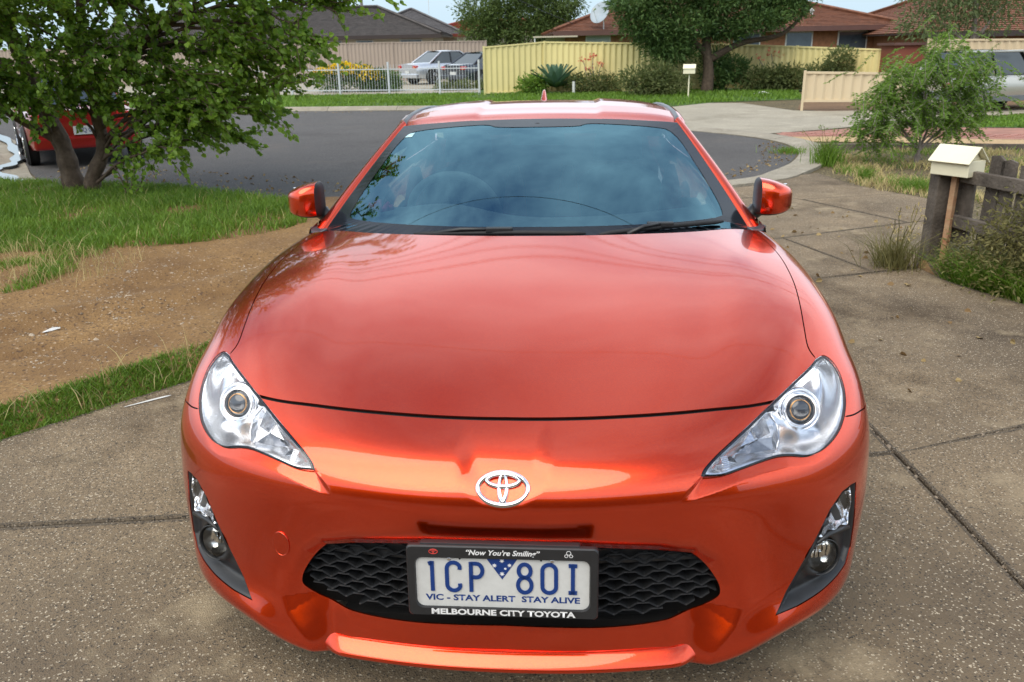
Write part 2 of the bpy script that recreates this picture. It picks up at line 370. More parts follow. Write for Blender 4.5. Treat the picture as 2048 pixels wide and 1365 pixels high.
def triangulate(outer, holes=(), lines=(), step=.07):
    V = []; E = []
    def put(L, closed):
        b = len(V); V.extend(L); n = len(L)
        E.extend([(b + i, b + (i + 1) % n) for i in range(n if closed else n - 1)])
    O = densify(outer, step, True); put(O, True)
    Hs = [densify(h, step, True) for h in holes]
    for h in Hs: put(h, True)
    Ls = [densify(l, step, False) for l in lines]
    for l in Ls: put(l, False)
    o = np.array(O); g = np.arange(o[:, 0].min() + step / 2, o[:, 0].max(), step); hh = np.arange(o[:, 1].min() + step / 2, o[:, 1].max(), step * .87)
    gx, gy = np.meshgrid(g, hh); gx = gx + (np.arange(len(hh)) % 2)[:, None] * step / 2
    G = np.stack([gx.ravel(), gy.ravel()], 1)
    m = inside(G, O)
    for h in Hs: m &= ~inside(G, h)
    G = G[m]; d = dist_line(G, O, True)
    for h in Hs: d = np.minimum(d, dist_line(G, h, True))
    for l in Ls: d = np.minimum(d, dist_line(G, l))
    G = G[d > step * .5]
    res = delaunay_2d_cdt([Vector(p) for p in V] + [Vector(p) for p in G], E, [], 0, 1e-6, False)
    UV = np.array([(p.x, p.y) for p in res[0]]); T = np.array([f for f in res[2] if len(f) == 3])
    c = UV[T].mean(1); m = inside(c, O)
    for h in Hs: m &= ~inside(c, h)
    T = T[m]
    a = UV[T]; ar = (a[:, 1, 0] - a[:, 0, 0]) * (a[:, 2, 1] - a[:, 0, 1]) - (a[:, 1, 1] - a[:, 0, 1]) * (a[:, 2, 0] - a[:, 0, 0])
    T[ar < 0] = T[ar < 0][:, ::-1]
    return UV, T
def skin(UV, T, fn=S, rim=.012, join=True, lift=0.0, rim_skip=None):
    """half panel -> verts, faces, normals; rim folds the edge inward; join adds the mirrored half"""
    P = fn(UV[:, 0], UV[:, 1]); N = Sn(UV[:, 0], UV[:, 1], fn); P = P + N * lift
    cent = np.abs(UV[:, 0]) < 1e-6
    P[cent, 0] = 0
    F = [tuple(t) for t in T]; V = list(P); NN = list(N)
    if rim:
        cnt = {}
        for t in T:
            for a, b in ((t[0], t[1]), (t[1], t[2]), (t[2], t[0])): cnt[(a, b)] = 1
        for (a, b) in list(cnt):
            if (b, a) in cnt or (cent[a] and cent[b]): continue
            if rim_skip is not None and rim_skip(UV[a]) and rim_skip(UV[b]): continue
            i = len(V); e = P[b] - P[a]; m = np.cross(e, N[a]); m /= max(np.linalg.norm(m), 1e-9)
            V += [P[a], P[b], P[b] - N[b] * rim, P[a] - N[a] * rim]; NN += [(m + N[a]) / 2 if False else m] * 4
            F.append((i + 1, i, i + 3, i + 2))
    V = np.array(V); NN = np.array(NN)
    if join:
        n = len(V); Vm = V * [-1, 1, 1]; Nm = NN * [-1, 1, 1]
        F2 = [tuple(i + n for i in f[::-1]) for f in F]
        V = np.concatenate([V, Vm]); NN = np.concatenate([NN, Nm]); F = F + F2
    return V, F, NN
def panel(name, outer, mat, parent, holes=(), lines=(), step=.07, fn=S, rim=.012, join=True, lift=0.0, rim_skip=None):
    UV, T = triangulate(outer, holes, lines, step)
    V, F, N = skin(UV, T, fn, rim, join, lift, rim_skip)
    a = mesh(name, V, F, mat, parent, normals=N)
    if join: return a
    b = mesh(name, V * [-1, 1, 1], [f[::-1] for f in F], mat, parent, normals=N * [-1, 1, 1])
    return a, b
def uv_of(pts):
    """nearest parameters for (x, z) points on the front face"""
    uu, ww = np.meshgrid(np.linspace(0, 6.5, 261), np.linspace(.3, 6.9, 265)); B = base(uu.ravel(), ww.ravel()); o = []
    for x, z in pts:
        k = np.argmin((B[:, 0] - x) ** 2 + (B[:, 2] - z) ** 2); u, w = uu.ravel()[k], ww.ravel()[k]
        for _ in range(6):
            Q = base([u, u + 1e-3, u], [w, w, w + 1e-3])[:, [0, 2]]; J = np.stack([(Q[1] - Q[0]) / 1e-3, (Q[2] - Q[0]) / 1e-3], 1); st = np.linalg.solve(J, np.array([x, z]) - Q[0]); u += st[0]; w += st[1]
        o.append((u, w))
    return o
def inset(poly, d):
    P = np.array(poly, float); a = np.roll(P, 1, 0); b = np.roll(P, -1, 0); t = b - a; t /= np.maximum(np.linalg.norm(t, axis=1, keepdims=True), 1e-9)
    area = .5 * np.sum(P[:, 0] * np.roll(P[:, 1], -1) - np.roll(P[:, 0], -1) * P[:, 1]); s = 1 if area > 0 else -1
    return [tuple(p) for p in P + s * d * np.stack([-t[:, 1], t[:, 0]], 1)]
def ribbon(line, half, depth):
    L = np.array(line, float); t = np.gradient(L, axis=0); t /= np.linalg.norm(t, axis=1, keepdims=True); n = np.stack([-t[:, 1], t[:, 0]], 1)
    A, B = L + n * half, L - n * half
    for q in (A, B): q[:, 0] = np.clip(q[:, 0], 0, 7); q[:, 1] = np.clip(q[:, 1], 0, 11)
    V = np.concatenate([S(q[:, 0], q[:, 1]) - Sn(q[:, 0], q[:, 1]) * depth for q in (A, B)]); m = len(L)
    return V, [(i, i + 1, m + i + 1, m + i) for i in range(m - 1)]

# ---- hood, fenders, bumper
hood_poly = [(0, 11)] + [(0, 7.0)] + GAP[::-1][1:] + L_hood[::-1][1:] + [(u - .016, w) for u, w in SHUT[1:]]
panel('hood', hood_poly, M_PAINT, CAR, step=.085, rim=.004)
fend_poly = L_fend + [(u + .016, w) for u, w in SHUT[1:]] + [(7, 11), (7, 5.46)] + [(u, w + .02) for u, w in SEAM[::-1][1:-1]]
panel('fender', fend_poly, M_PAINT, CAR, step=.085, rim=.014, join=False)
mouth_uv = uv_of([(x, z) for x, z in densify([(.345, .449), (.426, .430), (.473, .394), (.512, .330), (.526, .270), (.514, .235), (.488, .196), (.46425, .1523)], .02, False)])
mouth_in = uv_of(densify([(.40, .427), (.464, .388), (.503, .328), (.517, .270), (.506, .238), (.481, .200), (.460, .162)], .02, False))
crease_uv = uv_of(densify(CREASE[:-1], .02, False)); wedge_uv = uv_of(densify(WEDGE, .01, False))[1:-1]
bump_poly = [(0, 6.938)] + [(u, w - .062) for u, w in GAP[::-1][1:-1]] + L_bump + [(u, w - .02) for u, w in SEAM[1:-1]] + [(7, 5.38), (7, 0), (4.5, 0), (3.0, .12), (2.35, .30), (2.05, .35), (1.6, .35), (0, .35)] + cr_line(GRILLE_UV[::-1], 3)
bumper = panel('front_bumper', bump_poly, M_PAINT, CAR, holes=[FOG_UV], lines=[mouth_uv, mouth_in, crease_uv], step=.036, rim=.006, rim_skip=lambda q: q[1] < 1.5 and q[0] < 2.6)
for line in (GAP, SHUT, SEAM):
    V, F = ribbon(line, .16, .011)
    if line is GAP:
        n = len(V); mesh('hood_seal', np.concatenate([V, V * [-1, 1, 1]]), F + [tuple(i + n for i in f) for f in F], M_RUBBER, CAR)
    else:
        for sx in (1, -1): mesh('gap_seal', V * [sx, 1, 1], F, M_RUBBER, CAR)
# tow-hook cover, a disc set in the bumper (one side only)
th = np.linspace(0, 2 * np.pi, 33)[:-1]
cu, cw = 2.46, 3.33
disc = np.stack([cu + .125 * np.cos(th), cw + .265 * np.sin(th)], 1)
dk_ = np.concatenate([[[cu, cw]]] + [np.stack([cu + .125 * f * np.cos(th), cw + .265 * f * np.sin(th)], 1) for f in (.33, .66, 1)]); V = S(dk_[:, 0], dk_[:, 1]); N = Sn(dk_[:, 0], dk_[:, 1])
tc_ = mesh('tow_hook_cover', (V + N * .002) * [-1, 1, 1], [(0, 1 + (i + 1) % 32, 1 + i) for i in range(32)] + [(1 + 32 * a + i, 1 + 32 * a + (i + 1) % 32, 33 + 32 * a + (i + 1) % 32, 33 + 32 * a + i) for a in range(2) for i in range(32)], M_PAINT, CAR, normals=N * [-1, 1, 1])
P_ = (S(disc[:, 0], disc[:, 1]) + Sn(disc[:, 0], disc[:, 1]) * .0012) * [-1, 1, 1]
MB().tube(P_, .0017, 5, closed=True).build('cover_groove', M_PAINT, tc_, smooth=True)

# ---- front lip
lx = np.array([-.43, -.40, -.36, -.24, -.12, 0, .12, .24, .36, .40, .43]); sec = []
for x in lx:
    k = (abs(x) / .43); y = -.012 + .05 * k ** 2.2; zt = .190 - .002 * k; zf = .164 - .003 * k; y = y + .022 * smooth01((k - .94) / .06)
    sec.append([(x, y + .062, zt - .006), (x, y + .050, zt - .001), (x, y + .036, zt), (x, y + .026, zt - .001), (x, y + .003, zf + .004), (x, y, zf - .003), (x, y + .001, zf - .009), (x, y + .010, zf - .014), (x, y + .10, zf - .020)])
n = 9; V = [p for s_ in sec for p in s_]
lip = mesh('front_lip', V, [(i * n + k, (i + 1) * n + k, (i + 1) * n + k + 1, i * n + k + 1) for i in range(len(lx) - 1) for k in range(n - 1)], M_PAINT, CAR, smooth=True)
for p_ in lip.data.polygons: pass
lip.modifiers.new('subd', 'SUBSURF').levels = 2; lip.modifiers['subd'].render_levels = 2

# ---- grille: dark backing, solid upper band and zig-zag bars
gr = empty('grille', parent=CAR)
gxz = [(p[0], p[2]) for p in base(np.array([q[0] for q in GRILLE_UV]), np.array([q[1] for q in GRILLE_UV]))]
gfull = gxz + [(-x, z) for x, z in gxz[::-1]]
def gy_(x): return .085 + .20 * x * x          # depth of the grille face
def span(z):
    xs = []
    for (x0, z0), (x1, z1) in zip(gxz, gxz[1:]):
        if (z0 - z) * (z1 - z) < 0: xs.append(x0 + (x1 - x0) * (z - z0) / (z1 - z0))
    return max(xs) if xs else 0
xs = np.linspace(-.52, .52, 27)
mesh('backing', [(x, gy_(x) + .05, z) for x in xs for z in (.20, .49)], [(2 * i, 2 * i + 2, 2 * i + 3, 2 * i + 1) for i in range(26)], M_UNDER, gr)
mesh('upper_band', [(x, gy_(x) + (.004 if z < .42 else -.012), z) for x in xs for z in (.375, .392, .425, .47)], [(4 * i + k, 4 * i + k + 4, 4 * i + k + 5, 4 * i + k + 1) for i in range(26) for k in range(3)], M_GRILLE, gr)
pitch = .066
def zig(z0, amp, ph, depth, thick, yo=0.0):
    half = span(z0)
    if half <= .03: return None
    half += .012
    pts = []; x = -math.ceil(half / pitch) * pitch + ph
    while x < half + pitch:
        pts += [(x, z0 + amp), (x + pitch * .40, z0 + amp), (x + pitch * .68, z0 - amp), (x + pitch * .74, z0 - amp)]; x += pitch
    pts = [p for p in pts if -half <= p[0] <= half]
    V = []; F = []
    for x, z in pts:
        y = gy_(x) + yo
        V += [(x, y - .006, z + thick / 2), (x, y - .010, z), (x, y - .006, z - thick / 2), (x, y + depth, z - thick * .3 - .004), (x, y + depth, z + thick * .3 - .004)]
    for i in range(len(pts) - 1):
        for k in range(5): F.append((5 * i + k, 5 * i + (k + 1) % 5, 5 * i + 5 + (k + 1) % 5, 5 * i + 5 + k))
    return V, F
zr = .452; i = 0
while zr > .235:
    band = zr > .385
    r_ = zig(zr, .0058, (i % 2) * pitch / 2, .004 if band else .035, .0028 if band else .0034, (-.013 if zr > .42 else -.004) if band else 0)
    if r_: mesh('grille_bar', r_[0], r_[1], M_GRILLE, gr)
    zr -= .0168; i += 1

# ---- number plate with its frame
PM = Matrix.Translation((0, -.010, .400)) @ Matrix.Rotation(R(-4), 4, 'X') @ Matrix.Rotation(R(90), 4, 'X')   # local x right, y up, z toward the viewer
M_PLATE = pbr('plate_white', (.55, .56, .55), .38, var=.07, scale=40, bump=.03, bscale=300)
M_PBLUE = pbr('plate_blue', (.006, .036, .18), .4, var=.1, scale=40)
M_PWHITE = pbr('plate_print_white', (.72, .73, .74), .45, var=.08, scale=60)
M_PRED = pbr('plate_print_red', (.6, .05, .04), .45, var=.08, scale=60)
def rrect(w, h, r, n=6):
    o = []
    for cx_, cy_, a0 in ((w / 2 - r, h / 2 - r, 0), (-w / 2 + r, h / 2 - r, 90), (-w / 2 + r, -h / 2 + r, 180), (w / 2 - r, -h / 2 + r, 270)):
        o += [(cx_ + r * math.cos(R(a0 + 90 * k / n)), cy_ + r * math.sin(R(a0 + 90 * k / n))) for k in range(n + 1)]
    return o
plate = MB().prism(rrect(.376, .134, .02), 0, .003, PM @ Matrix.Translation((0, -.002, 0))).build('number_plate', M_PLATE, CAR)
# frame = outer outline minus window, raised border
fo, fi = rrect(.408, .168, .010), [(x, y - .004) for x, y in rrect(.370, .118, .017)]
nf = len(fo); V = [PM @ Vector((x, y, z)) for L_, z in ((fo, -.004), (fo, .006), ([(x * .988, y * .972) for x, y in fo], .0095), ([(x * 1.012, (y + .004) * 1.03 - .004) for x, y in fi], .0095), (fi, .0035)) for x, y in L_]
F = [(a * nf + i, a * nf + (i + 1) % nf, (a + 1) * nf + (i + 1) % nf, (a + 1) * nf + i) for a in range(4) for i in range(nf)]
mesh('plate_frame', V, F, M_BLACK, plate)
MB().box(-.175, .165, .070, .087, -.016, .002, PM).build('plate_bracket', M_BLACK, plate, bevel=.003)
def strokes(lines, th, z0, z1, M):
    b = MB()
    for L_ in lines:
        L_ = [np.array(p, float) for p in L_]
        closed = np.hypot(*(L_[0] - L_[-1])) < 1e-6
        n_ = len(L_); left = []; right = []
        for i in range(n_):
            t = (L_[(i + 1) % (n_ - 1)] - L_[i - 1 if i else n_ - 2]) if closed else (L_[min(i + 1, n_ - 1)] - L_[max(i - 1, 0)])
            t /= np.hypot(*t); nn = np.array([-t[1], t[0]]) * th / 2; left.append(L_[i] + nn); right.append(L_[i] - nn)
        for i in range(n_ - 1):
            b.prism([right[i], right[i + 1], left[i + 1], left[i]], z0, z1, M)
    return b
def arc(cx_, cy_, rx, ry, a0, a1, n_=14): return [(cx_ + rx * math.cos(R(a0 + (a1 - a0) * k / n_)), cy_ + ry * math.sin(R(a0 + (a1 - a0) * k / n_))) for k in range(n_ + 1)]
CH, CW = .071, .029    # character height and width
def glyph(c):
    h, w = CH, CW; x = w / 2
    if c == '1': return [[(0, 0), (0, h)], [(-.008, h - .006), (0, h - .0035)]]
    if c == 'I': return [[(0, 0), (0, h)], [(-.009, .0035), (.009, .0035)], [(-.009, h - .0035), (.009, h - .0035)]]
    if c == 'C': return [[(x * .9, h * .74)] + arc(0, h - x - .002, x, x, 20, 180, 10) + arc(0, x + .002, x, x, 180, 340, 10) + [(x * .9, h * .26)]]
    if c == '0': return [arc(0, h - x - .002, x, x, 0, 180) + arc(0, x + .002, x, x, 180, 360)[:] + [(x, h - x - .002)]]
    if c == '8': return [arc(0, h * .745, x * .88, h * .22, -90, 270, 24), arc(0, h * .27, x, h * .255, -90, 270, 24)]
    if c == 'P': return [[(-x * .8, 0), (-x * .8, h)], [(-x * .8, h - .0035), (0, h - .0035)] + arc(0, h * .72, x * .9, h * .28 - .0035, 90, -90, 12) + [(-x * .8, h * .44 + .0035)]]
for c, x in zip('1CP80I', (-.150, -.104, -.055, .048, .100, .150)):
    strokes(glyph(c), .0085, .003, .0052, PM @ Matrix.Translation((x, -.026, 0))).build('plate_character', M_PBLUE, plate)
MB().prism([(-.033, .054), (.0, .005), (.033, .054)], .003, .0037, PM).build('plate_triangle', M_PBLUE, plate)
def star(x, y, r, k=7): return [(x + (r if i % 2 == 0 else r * .45) * math.sin(math.pi * i / k), y + (r if i % 2 == 0 else r * .45) * math.cos(math.pi * i / k)) for i in range(2 * k)]
for x, y, r in ((0, .0495, .0055), (-.016, .038, .0055), (.016, .039, .005), (.007, .031, .0035), (0, .0185, .0058)):
    MB().prism(star(x, y, r), .0037, .0042, PM).build('plate_star', M_PWHITE, plate)
def text(name, s_, size, x, y, z, mat, parent, M, sx=1.0, shear=0, space=1.0, offset=0.0, width=None):
    cu_ = bpy.data.curves.new(name, 'FONT'); cu_.body = s_; cu_.size = size; cu_.align_x = 'CENTER'; cu_.shear = shear; cu_.space_character = space; cu_.offset = offset; cu_.resolution_u = 3
    ob = bpy.data.objects.new(name, cu_); COL.objects.link(ob)
    bpy.context.view_layer.update()
    me = bpy.data.meshes.new_from_object(ob); bpy.data.objects.remove(ob)
    if width:
        co = [v.co.x for v in me.vertices]; sx = width / (max(co) - min(co))
    for v in me.vertices: v.co = M @ Vector((x + v.co.x * sx, y + v.co.y, z))
    me.name = name
    return link(name, me, mat, parent)
text('plate_slogan', 'VIC - STAY ALERT  STAY ALIVE', .0195, 0, -.048, .0036, M_PBLUE, plate, PM, offset=.0006, width=.332)
text('dealer_name', 'MELBOURNE CITY TOYOTA', .0185, 0, -.0785, .0100, M_PWHITE, plate, PM, offset=.0007, width=.310)
text('dealer_slogan', '\u201cNow You\u2019re Smiling\u201d', .0170, 0, .0655, .0100, M_PWHITE, plate, PM, shear=.28, offset=.0004, width=.156)
def oval_logo(M, a, b, th, depth):
    """outer ring and two crossing inner rings"""
    o = []
    for cx_, cy_, rx, ry, t0, t1 in ((0, 0, a, b, th, th * 1.15), (0, b * .43, a * .66, b * .44, th * .75, th), (0, b * .02, a * .215, b * .86, th * .72, th)):
        mb = MB(); n_ = 56; V = []
        for k in range(n_):
            an = 2 * math.pi * k / n_; ca, sa = math.cos(an), math.sin(an); t = t0 + (t1 - t0) * (.5 - .5 * sa)
            nx, ny = ca / rx, sa / ry; ln = math.hypot(nx, ny); nx /= ln; ny /= ln; px_, py_ = cx_ + rx * ca, cy_ + ry * sa
            V += [(px_ + nx * .0, py_ + ny * .0, 0), (px_, py_, depth * .55), (px_ - nx * t * .3, py_ - ny * t * .3, depth), (px_ - nx * t * .7, py_ - ny * t * .7, depth), (px_ - nx * t, py_ - ny * t, depth * .55), (px_ - nx * t, py_ - ny * t, 0)]
        mb.add([M @ Vector(v) for v in V], [(k * 6 + j, ((k + 1) % n_) * 6 + j, ((k + 1) % n_) * 6 + j + 1, k * 6 + j + 1) for k in range(n_) for j in range(5)])
        o.append(mb)
    return o
for mb in oval_logo(PM @ Matrix.Translation((-.145, .0715, .0098)), .0098, .0062, .0014, .0005): mb.build('frame_logo', M_PRED, plate)
hb = MB()
for cx_, cy_, r in ((0, .004, .0052), (-.005, -.003, .004), (.005, -.003, .004)):
    hb.add([PM @ Matrix.Translation((.141, .071, .0100)) @ Vector((cx_ + rr * math.cos(2 * math.pi * k / 16), cy_ + rr * math.sin(2 * math.pi * k / 16), .0002)) for rr in (r, r - .0013) for k in range(16)], [(k, (k + 1) % 16, 16 + (k + 1) % 16, 16 + k) for k in range(16)])
hb.build('frame_mark', M_PWHITE, plate)
for x in (-.113, .106):
    MB().lathe([(.0, .006), (.003, .0058), (.0045, .0045), (.005, .003)], 12, PM @ Matrix.Translation((x, .0515, 0))).build('plate_screw', M_CHROME, plate, smooth=True)
for x in (-.090, .083):
    MB().lathe([(.0, .0034), (.0024, .0034)], 10, PM @ Matrix.Translation((x, .0522, 0))).build('plate_hole', M_UNDER, plate)

# ---- badge on the nose
EM = Matrix.Translation((0, .0545, .585)) @ Matrix.Rotation(R(-30), 4, 'X') @ Matrix.Rotation(R(90), 4, 'X')
badge = empty('badge', parent=CAR)
for mb in oval_logo(EM, .0595, .0400, .0105, .006): mb.build('badge_ring', M_CHROME, badge, smooth=True, angle=60)
# ---- headlamps
def lamp_depth(u, w):
    P = S0(u, w); UVp = np.stack([u, w], 1); d = np.clip(dist_line(UVp, LAMP_S, True), 0, None)
    x = np.abs(P[:, 0])
    inner = smooth01((.60 - x) / .06)                       # the narrow inner end is shallower
    dep = (.080 - .045 * inner) * smooth01(d / .48) + .006
    return P + np.stack([np.zeros_like(u), dep, -.15 * dep], 1)
lamp_in = inset(LAMP_S, -.0 if False else .03)
lens_poly = inset(LAMP_S, .025); rim_in = inset(LAMP_S, .055)
proj_c = S(np.array([3.99]), np.array([6.30]))[0]
for sx in (1, -1):
    hl = empty('headlamp', parent=CAR)
    UV, T = triangulate(lens_poly, step=.06)
    V, F, N = skin(UV, T, lamp_depth, 0, False, 0)
    mesh('reflector_bowl', V * [sx, 1, 1], F if sx > 0 else [f[::-1] for f in F], M_REFLECTOR, hl, normals=N * [sx, 1, 1])
    # dark surround under the lens edge
    A, B = np.array(LAMP_S), np.array(rim_in); m = len(A)
    V = np.concatenate([S0(A[:, 0], A[:, 1]) - Sn(A[:, 0], A[:, 1], S0) * .004, S0(B[:, 0], B[:, 1]) - Sn(B[:, 0], B[:, 1], S0) * .0025])
    mesh('lamp_surround', V * [sx, 1, 1], [(i, (i + 1) % m, m + (i + 1) % m, m + i) for i in range(m)], M_GLOSSBLK, hl, smooth=True)
    # projector: rings, dark ball lens, barrel
    c = Vector((proj_c[0] * sx, proj_c[1] + .040, proj_c[2] - .012))
    PMx = Matrix.Translation(c) @ Matrix.Rotation(R(8 * sx), 4, 'Z') @ Matrix.Rotation(R(90 - 20), 4, 'X')
    MB().lathe([(.056, -.036), (.054, -.010), (.051, -.003), (.0475, -.002), (.045, -.006), (.0435, -.014)], 40, PMx).build('lamp_ring', M_CHROME, hl, smooth=True)
    MB().lathe([(.0435, -.008), (.0415, .001), (.0375, .004), (.0345, .001), (.0335, -.020)], 40, PMx).build('lamp_ring', M_CHROME, hl, smooth=True)
    ball = MB().lathe([(.0335 * math.cos(R(a)), -.014 + .020 * math.sin(R(a))) for a in range(0, 91, 9)], 32, PMx).build('projector_lens', pbr('projector_glass', (.03, .032, .04), .03, spec=.9, var=.3, scale=30) if sx > 0 else bpy.data.materials['projector_glass'], hl, smooth=True)
    MB().lathe([(.026, -.002), (.024, .0035), (.022, -.002)], 28, PMx).build('projector_ring', pbr('amber_glint', (.45, .25, .10), .15, metal=.8, var=.3, scale=60) if sx > 0 else bpy.data.materials['amber_glint'], hl, smooth=True)
    # sweeping chrome ribs around the projector
    for rr, a0, a1, dz in ((.076, 150, 330, -.012), (.088, 165, 320, -.004)):
        pts = [PMx @ Vector((sx * rr * math.cos(R(a)), rr * .86 * math.sin(R(a)), dz)) for a in np.linspace(a0, a1, 24)]
        pts = [p for p in pts]
        # right-hand side of the picture mirrors the left
        MB().tube([(p.x, p.y, p.z) for p in pts], .0024, 6).build('chrome_rib', M_CHROME, hl, smooth=True)
    # indicator chamber: wall, facets and ribbed end
    q = lambda u, w, d: Vector(S0(np.array([u]), np.array([w]))[0] * [sx, 1, 1]) + Vector((0, d, -.1 * d))
    div = [q(3.32, 6.55, .008), q(3.38, 6.25, .006), q(3.30, 5.95, .005), q(3.18, 5.72, .004)]
    mbd = MB(); D = Vector((0, .05, 0)); mbd.add([p for p in div] + [p + D for p in div], [(i, i + 1, 4 + i + 1, 4 + i) for i in range(3)])
    mbd.build('lamp_divider', M_CHROME, hl)
    MB().tube(div, .0022, 6).build('divider_edge', M_CHROME, hl, smooth=True)
    fac = [[(3.26, 6.55), (2.95, 6.36), (2.98, 6.05), (3.22, 6.05)], [(3.2, 6.02), (2.96, 6.02), (2.62, 5.80), (2.70, 5.62), (3.14, 5.66)], [(2.92, 6.33), (2.58, 6.10), (2.50, 5.84), (2.94, 6.03)], [(2.56, 6.06), (2.34, 5.82), (2.28, 5.60), (2.60, 5.62), (2.52, 5.82)]]
    for kf, (f_, dd, mt) in enumerate(zip(fac, ((.030, .012, .016, .03), (.012, .026, .03, .016, .02), (.014, .024, .034, .02), (.012, .02, .028, .012, .03)), (M_FACET, M_DIM, M_FACET, M_DIM))):
        b_ = MB(); b_.add([q(u, w, d_) for (u, w), d_ in zip(f_, dd)], [tuple(range(len(f_)))]); b_.build('indicator_facet', mt, hl)
    rib = MB()
    for k in range(7):
        w0 = 5.60 + k * .045; rib.tube([q(2.40, w0, .007), q(2.48, w0 + .01, .007)], .0016, 5)
    rib.build('side_light_ribs', M_REFLECTOR, hl)
    blb = MB().lathe([(.008 * math.cos(R(a)), .012 * math.sin(R(a))) for a in range(0, 91, 15)], 14, Matrix.Translation(q(3.02, 6.2, .018)) @ Matrix.Rotation(R(90), 4, 'X')); blb.build('indicator_bulb', M_LENS, hl, smooth=True)
    UV, T = triangulate(lens_poly, step=.08)
    V, F, N = skin(UV, T, S0, 0, False, .001)
    mesh('lens', V * [sx, 1, 1], F if sx > 0 else [f[::-1] for f in F], M_LENS, hl, normals=N * [sx, 1, 1])
# ---- fog-lamp pockets
fog_c = (4.03, 2.55)
def fog_fn(u, w):
    P = S(u, w); UVp = np.stack([u, w], 1); d = dist_line(UVp, FOG_UV, True)
    x = np.abs(P[:, 0]); z = P[:, 2]
    dep = .003 + .020 * smooth01(d / .22)
    r = np.hypot(x - .735, (z - .335))
    dep += -.012 * np.exp(-((r - .043) / .012) ** 2) + .012 * smooth01((.040 - r) / .01)
    low = smooth01((.30 - z) / .04); dep += low * .012 * smooth01(d / .3)
    return P + np.stack([np.zeros_like(u), dep, 0 * u], 1)
FOGPOLY = cr_line(FOG_UV + FOG_UV[:1], 3)[:-1]
for sx in (1, -1):
    fg = empty('fog_lamp_unit', parent=CAR)
    UV, T = triangulate(inset(FOG_UV, .012), step=.045)
    V, F, N = skin(UV, T, fog_fn, 0, False, 0)
    mesh('bezel', V * [sx, 1, 1], F if sx > 0 else [f[::-1] for f in F], M_BLACK, fg, normals=N * [sx, 1, 1])
    pc_ = S(np.array([fog_c[0]]), np.array([fog_c[1]]))[0]
    FM = Matrix.Translation((pc_[0] * sx, pc_[1] + .010, pc_[2])) @ Matrix.Rotation(R(20 * sx), 4, 'Z') @ Matrix.Rotation(R(84), 4, 'X') @ Matrix.Scale(1.16, 4)
    MB().lathe([(.040, .004), (.0385, .006), (.037, .004), (.036, -.004)], 32, FM).build('fog_rim', M_BLACK, fg, smooth=True)
    MB().lathe([(.036, -.002), (.031, -.012), (.020, -.020), (.008, -.024), (0, -.024)], 32, FM).build('fog_reflector', M_REFLECTOR, fg, smooth=True)
    for k in range(5):
        for j in range(2):
            a_ = -.018 + .009 * k
            MB().box(a_, a_ + .007, -.006 + .013 * j, .006 + .013 * j, -.016, -.0125 + .002 * ((k + j) % 3), FM).build('fog_facet', M_CHROME, fg)
    MB().lathe([(.0365 * math.cos(R(a)), -.001 + .009 * math.sin(R(a))) for a in range(0, 91, 10)], 32, FM).build('fog_lens', M_LENSFOG, fg, smooth=True)
    DRL = [(4.66, 3.86), (4.40, 3.86), (4.12, 3.52), (3.93, 3.12), (3.88, 3.03), (4.10, 3.10), (4.38, 3.06), (4.62, 2.98), (4.70, 3.3)]
    def drl_back(u, w):
        P = S(u, w); d = dist_line(np.stack([u, w], 1), DRL, True); k = .002 + .016 * smooth01(d / .09) + .005 * np.sin(u * 21 + w * 9)
        return P + np.stack([0 * u, k + .006, 0 * u], 1)
    UV, T = triangulate(DRL, step=.04); V, F, N = skin(UV, T, drl_back, 0, False, 0)
    mesh('running_light_reflector', V * [sx, 1, 1], F if sx > 0 else [f[::-1] for f in F], M_REFLECTOR, fg)
    V, F, N = skin(UV, T, S, 0, False, -.003)
    mesh('running_light_lens', V * [sx, 1, 1], F if sx > 0 else [f[::-1] for f in F], M_LENS, fg, normals=N * [sx, 1, 1])
    fin = S(np.array([3.86, 4.1, 4.38, 4.66]), np.array([2.99, 3.06, 3.01, 2.92])) * [sx, 1, 1] + [0, .002, 0]
    MB().tube(fin, [.004, .006, .006, .005], 8).build('bezel_fin', M_BLACK, fg, smooth=True)
# ---- windscreen, pillars, roof
def ws(sx, t):
    sx = np.asarray(sx, float); t = np.asarray(t, float)
    B = np.stack([.785 * sx, 1.195 + .325 * np.abs(sx) ** 2.2, .868 - .033 * sx ** 2], -1); T = np.stack([.58 * sx, 2.02 + .10 * sx ** 2, 1.195 - .03 * sx ** 2], -1)
    P = B + (T - B) * t[..., None]; k = 4 * t * (1 - t) * (1 - .6 * sx ** 2)
    P[..., 1] -= .012 * k; P[..., 2] += .022 * k
    return P
def gridmesh(name, fn, ns, nt, mat, parent, s0=-1, s1=1, t0=0, t1=1, flip=False):
    s_, t_ = np.meshgrid(np.linspace(s0, s1, ns), np.linspace(t0, t1, nt)); V = fn(s_.ravel(), t_.ravel())
    F = [(j * ns + i, j * ns + i + 1, (j + 1) * ns + i + 1, (j + 1) * ns + i) for j in range(nt - 1) for i in range(ns - 1)]
    if flip: F = [f[::-1] for f in F]
    return mesh(name, V, F, mat, parent, smooth=True)
shield = gridmesh('windscreen', ws, 49, 25, M_SHIELD, CAR)
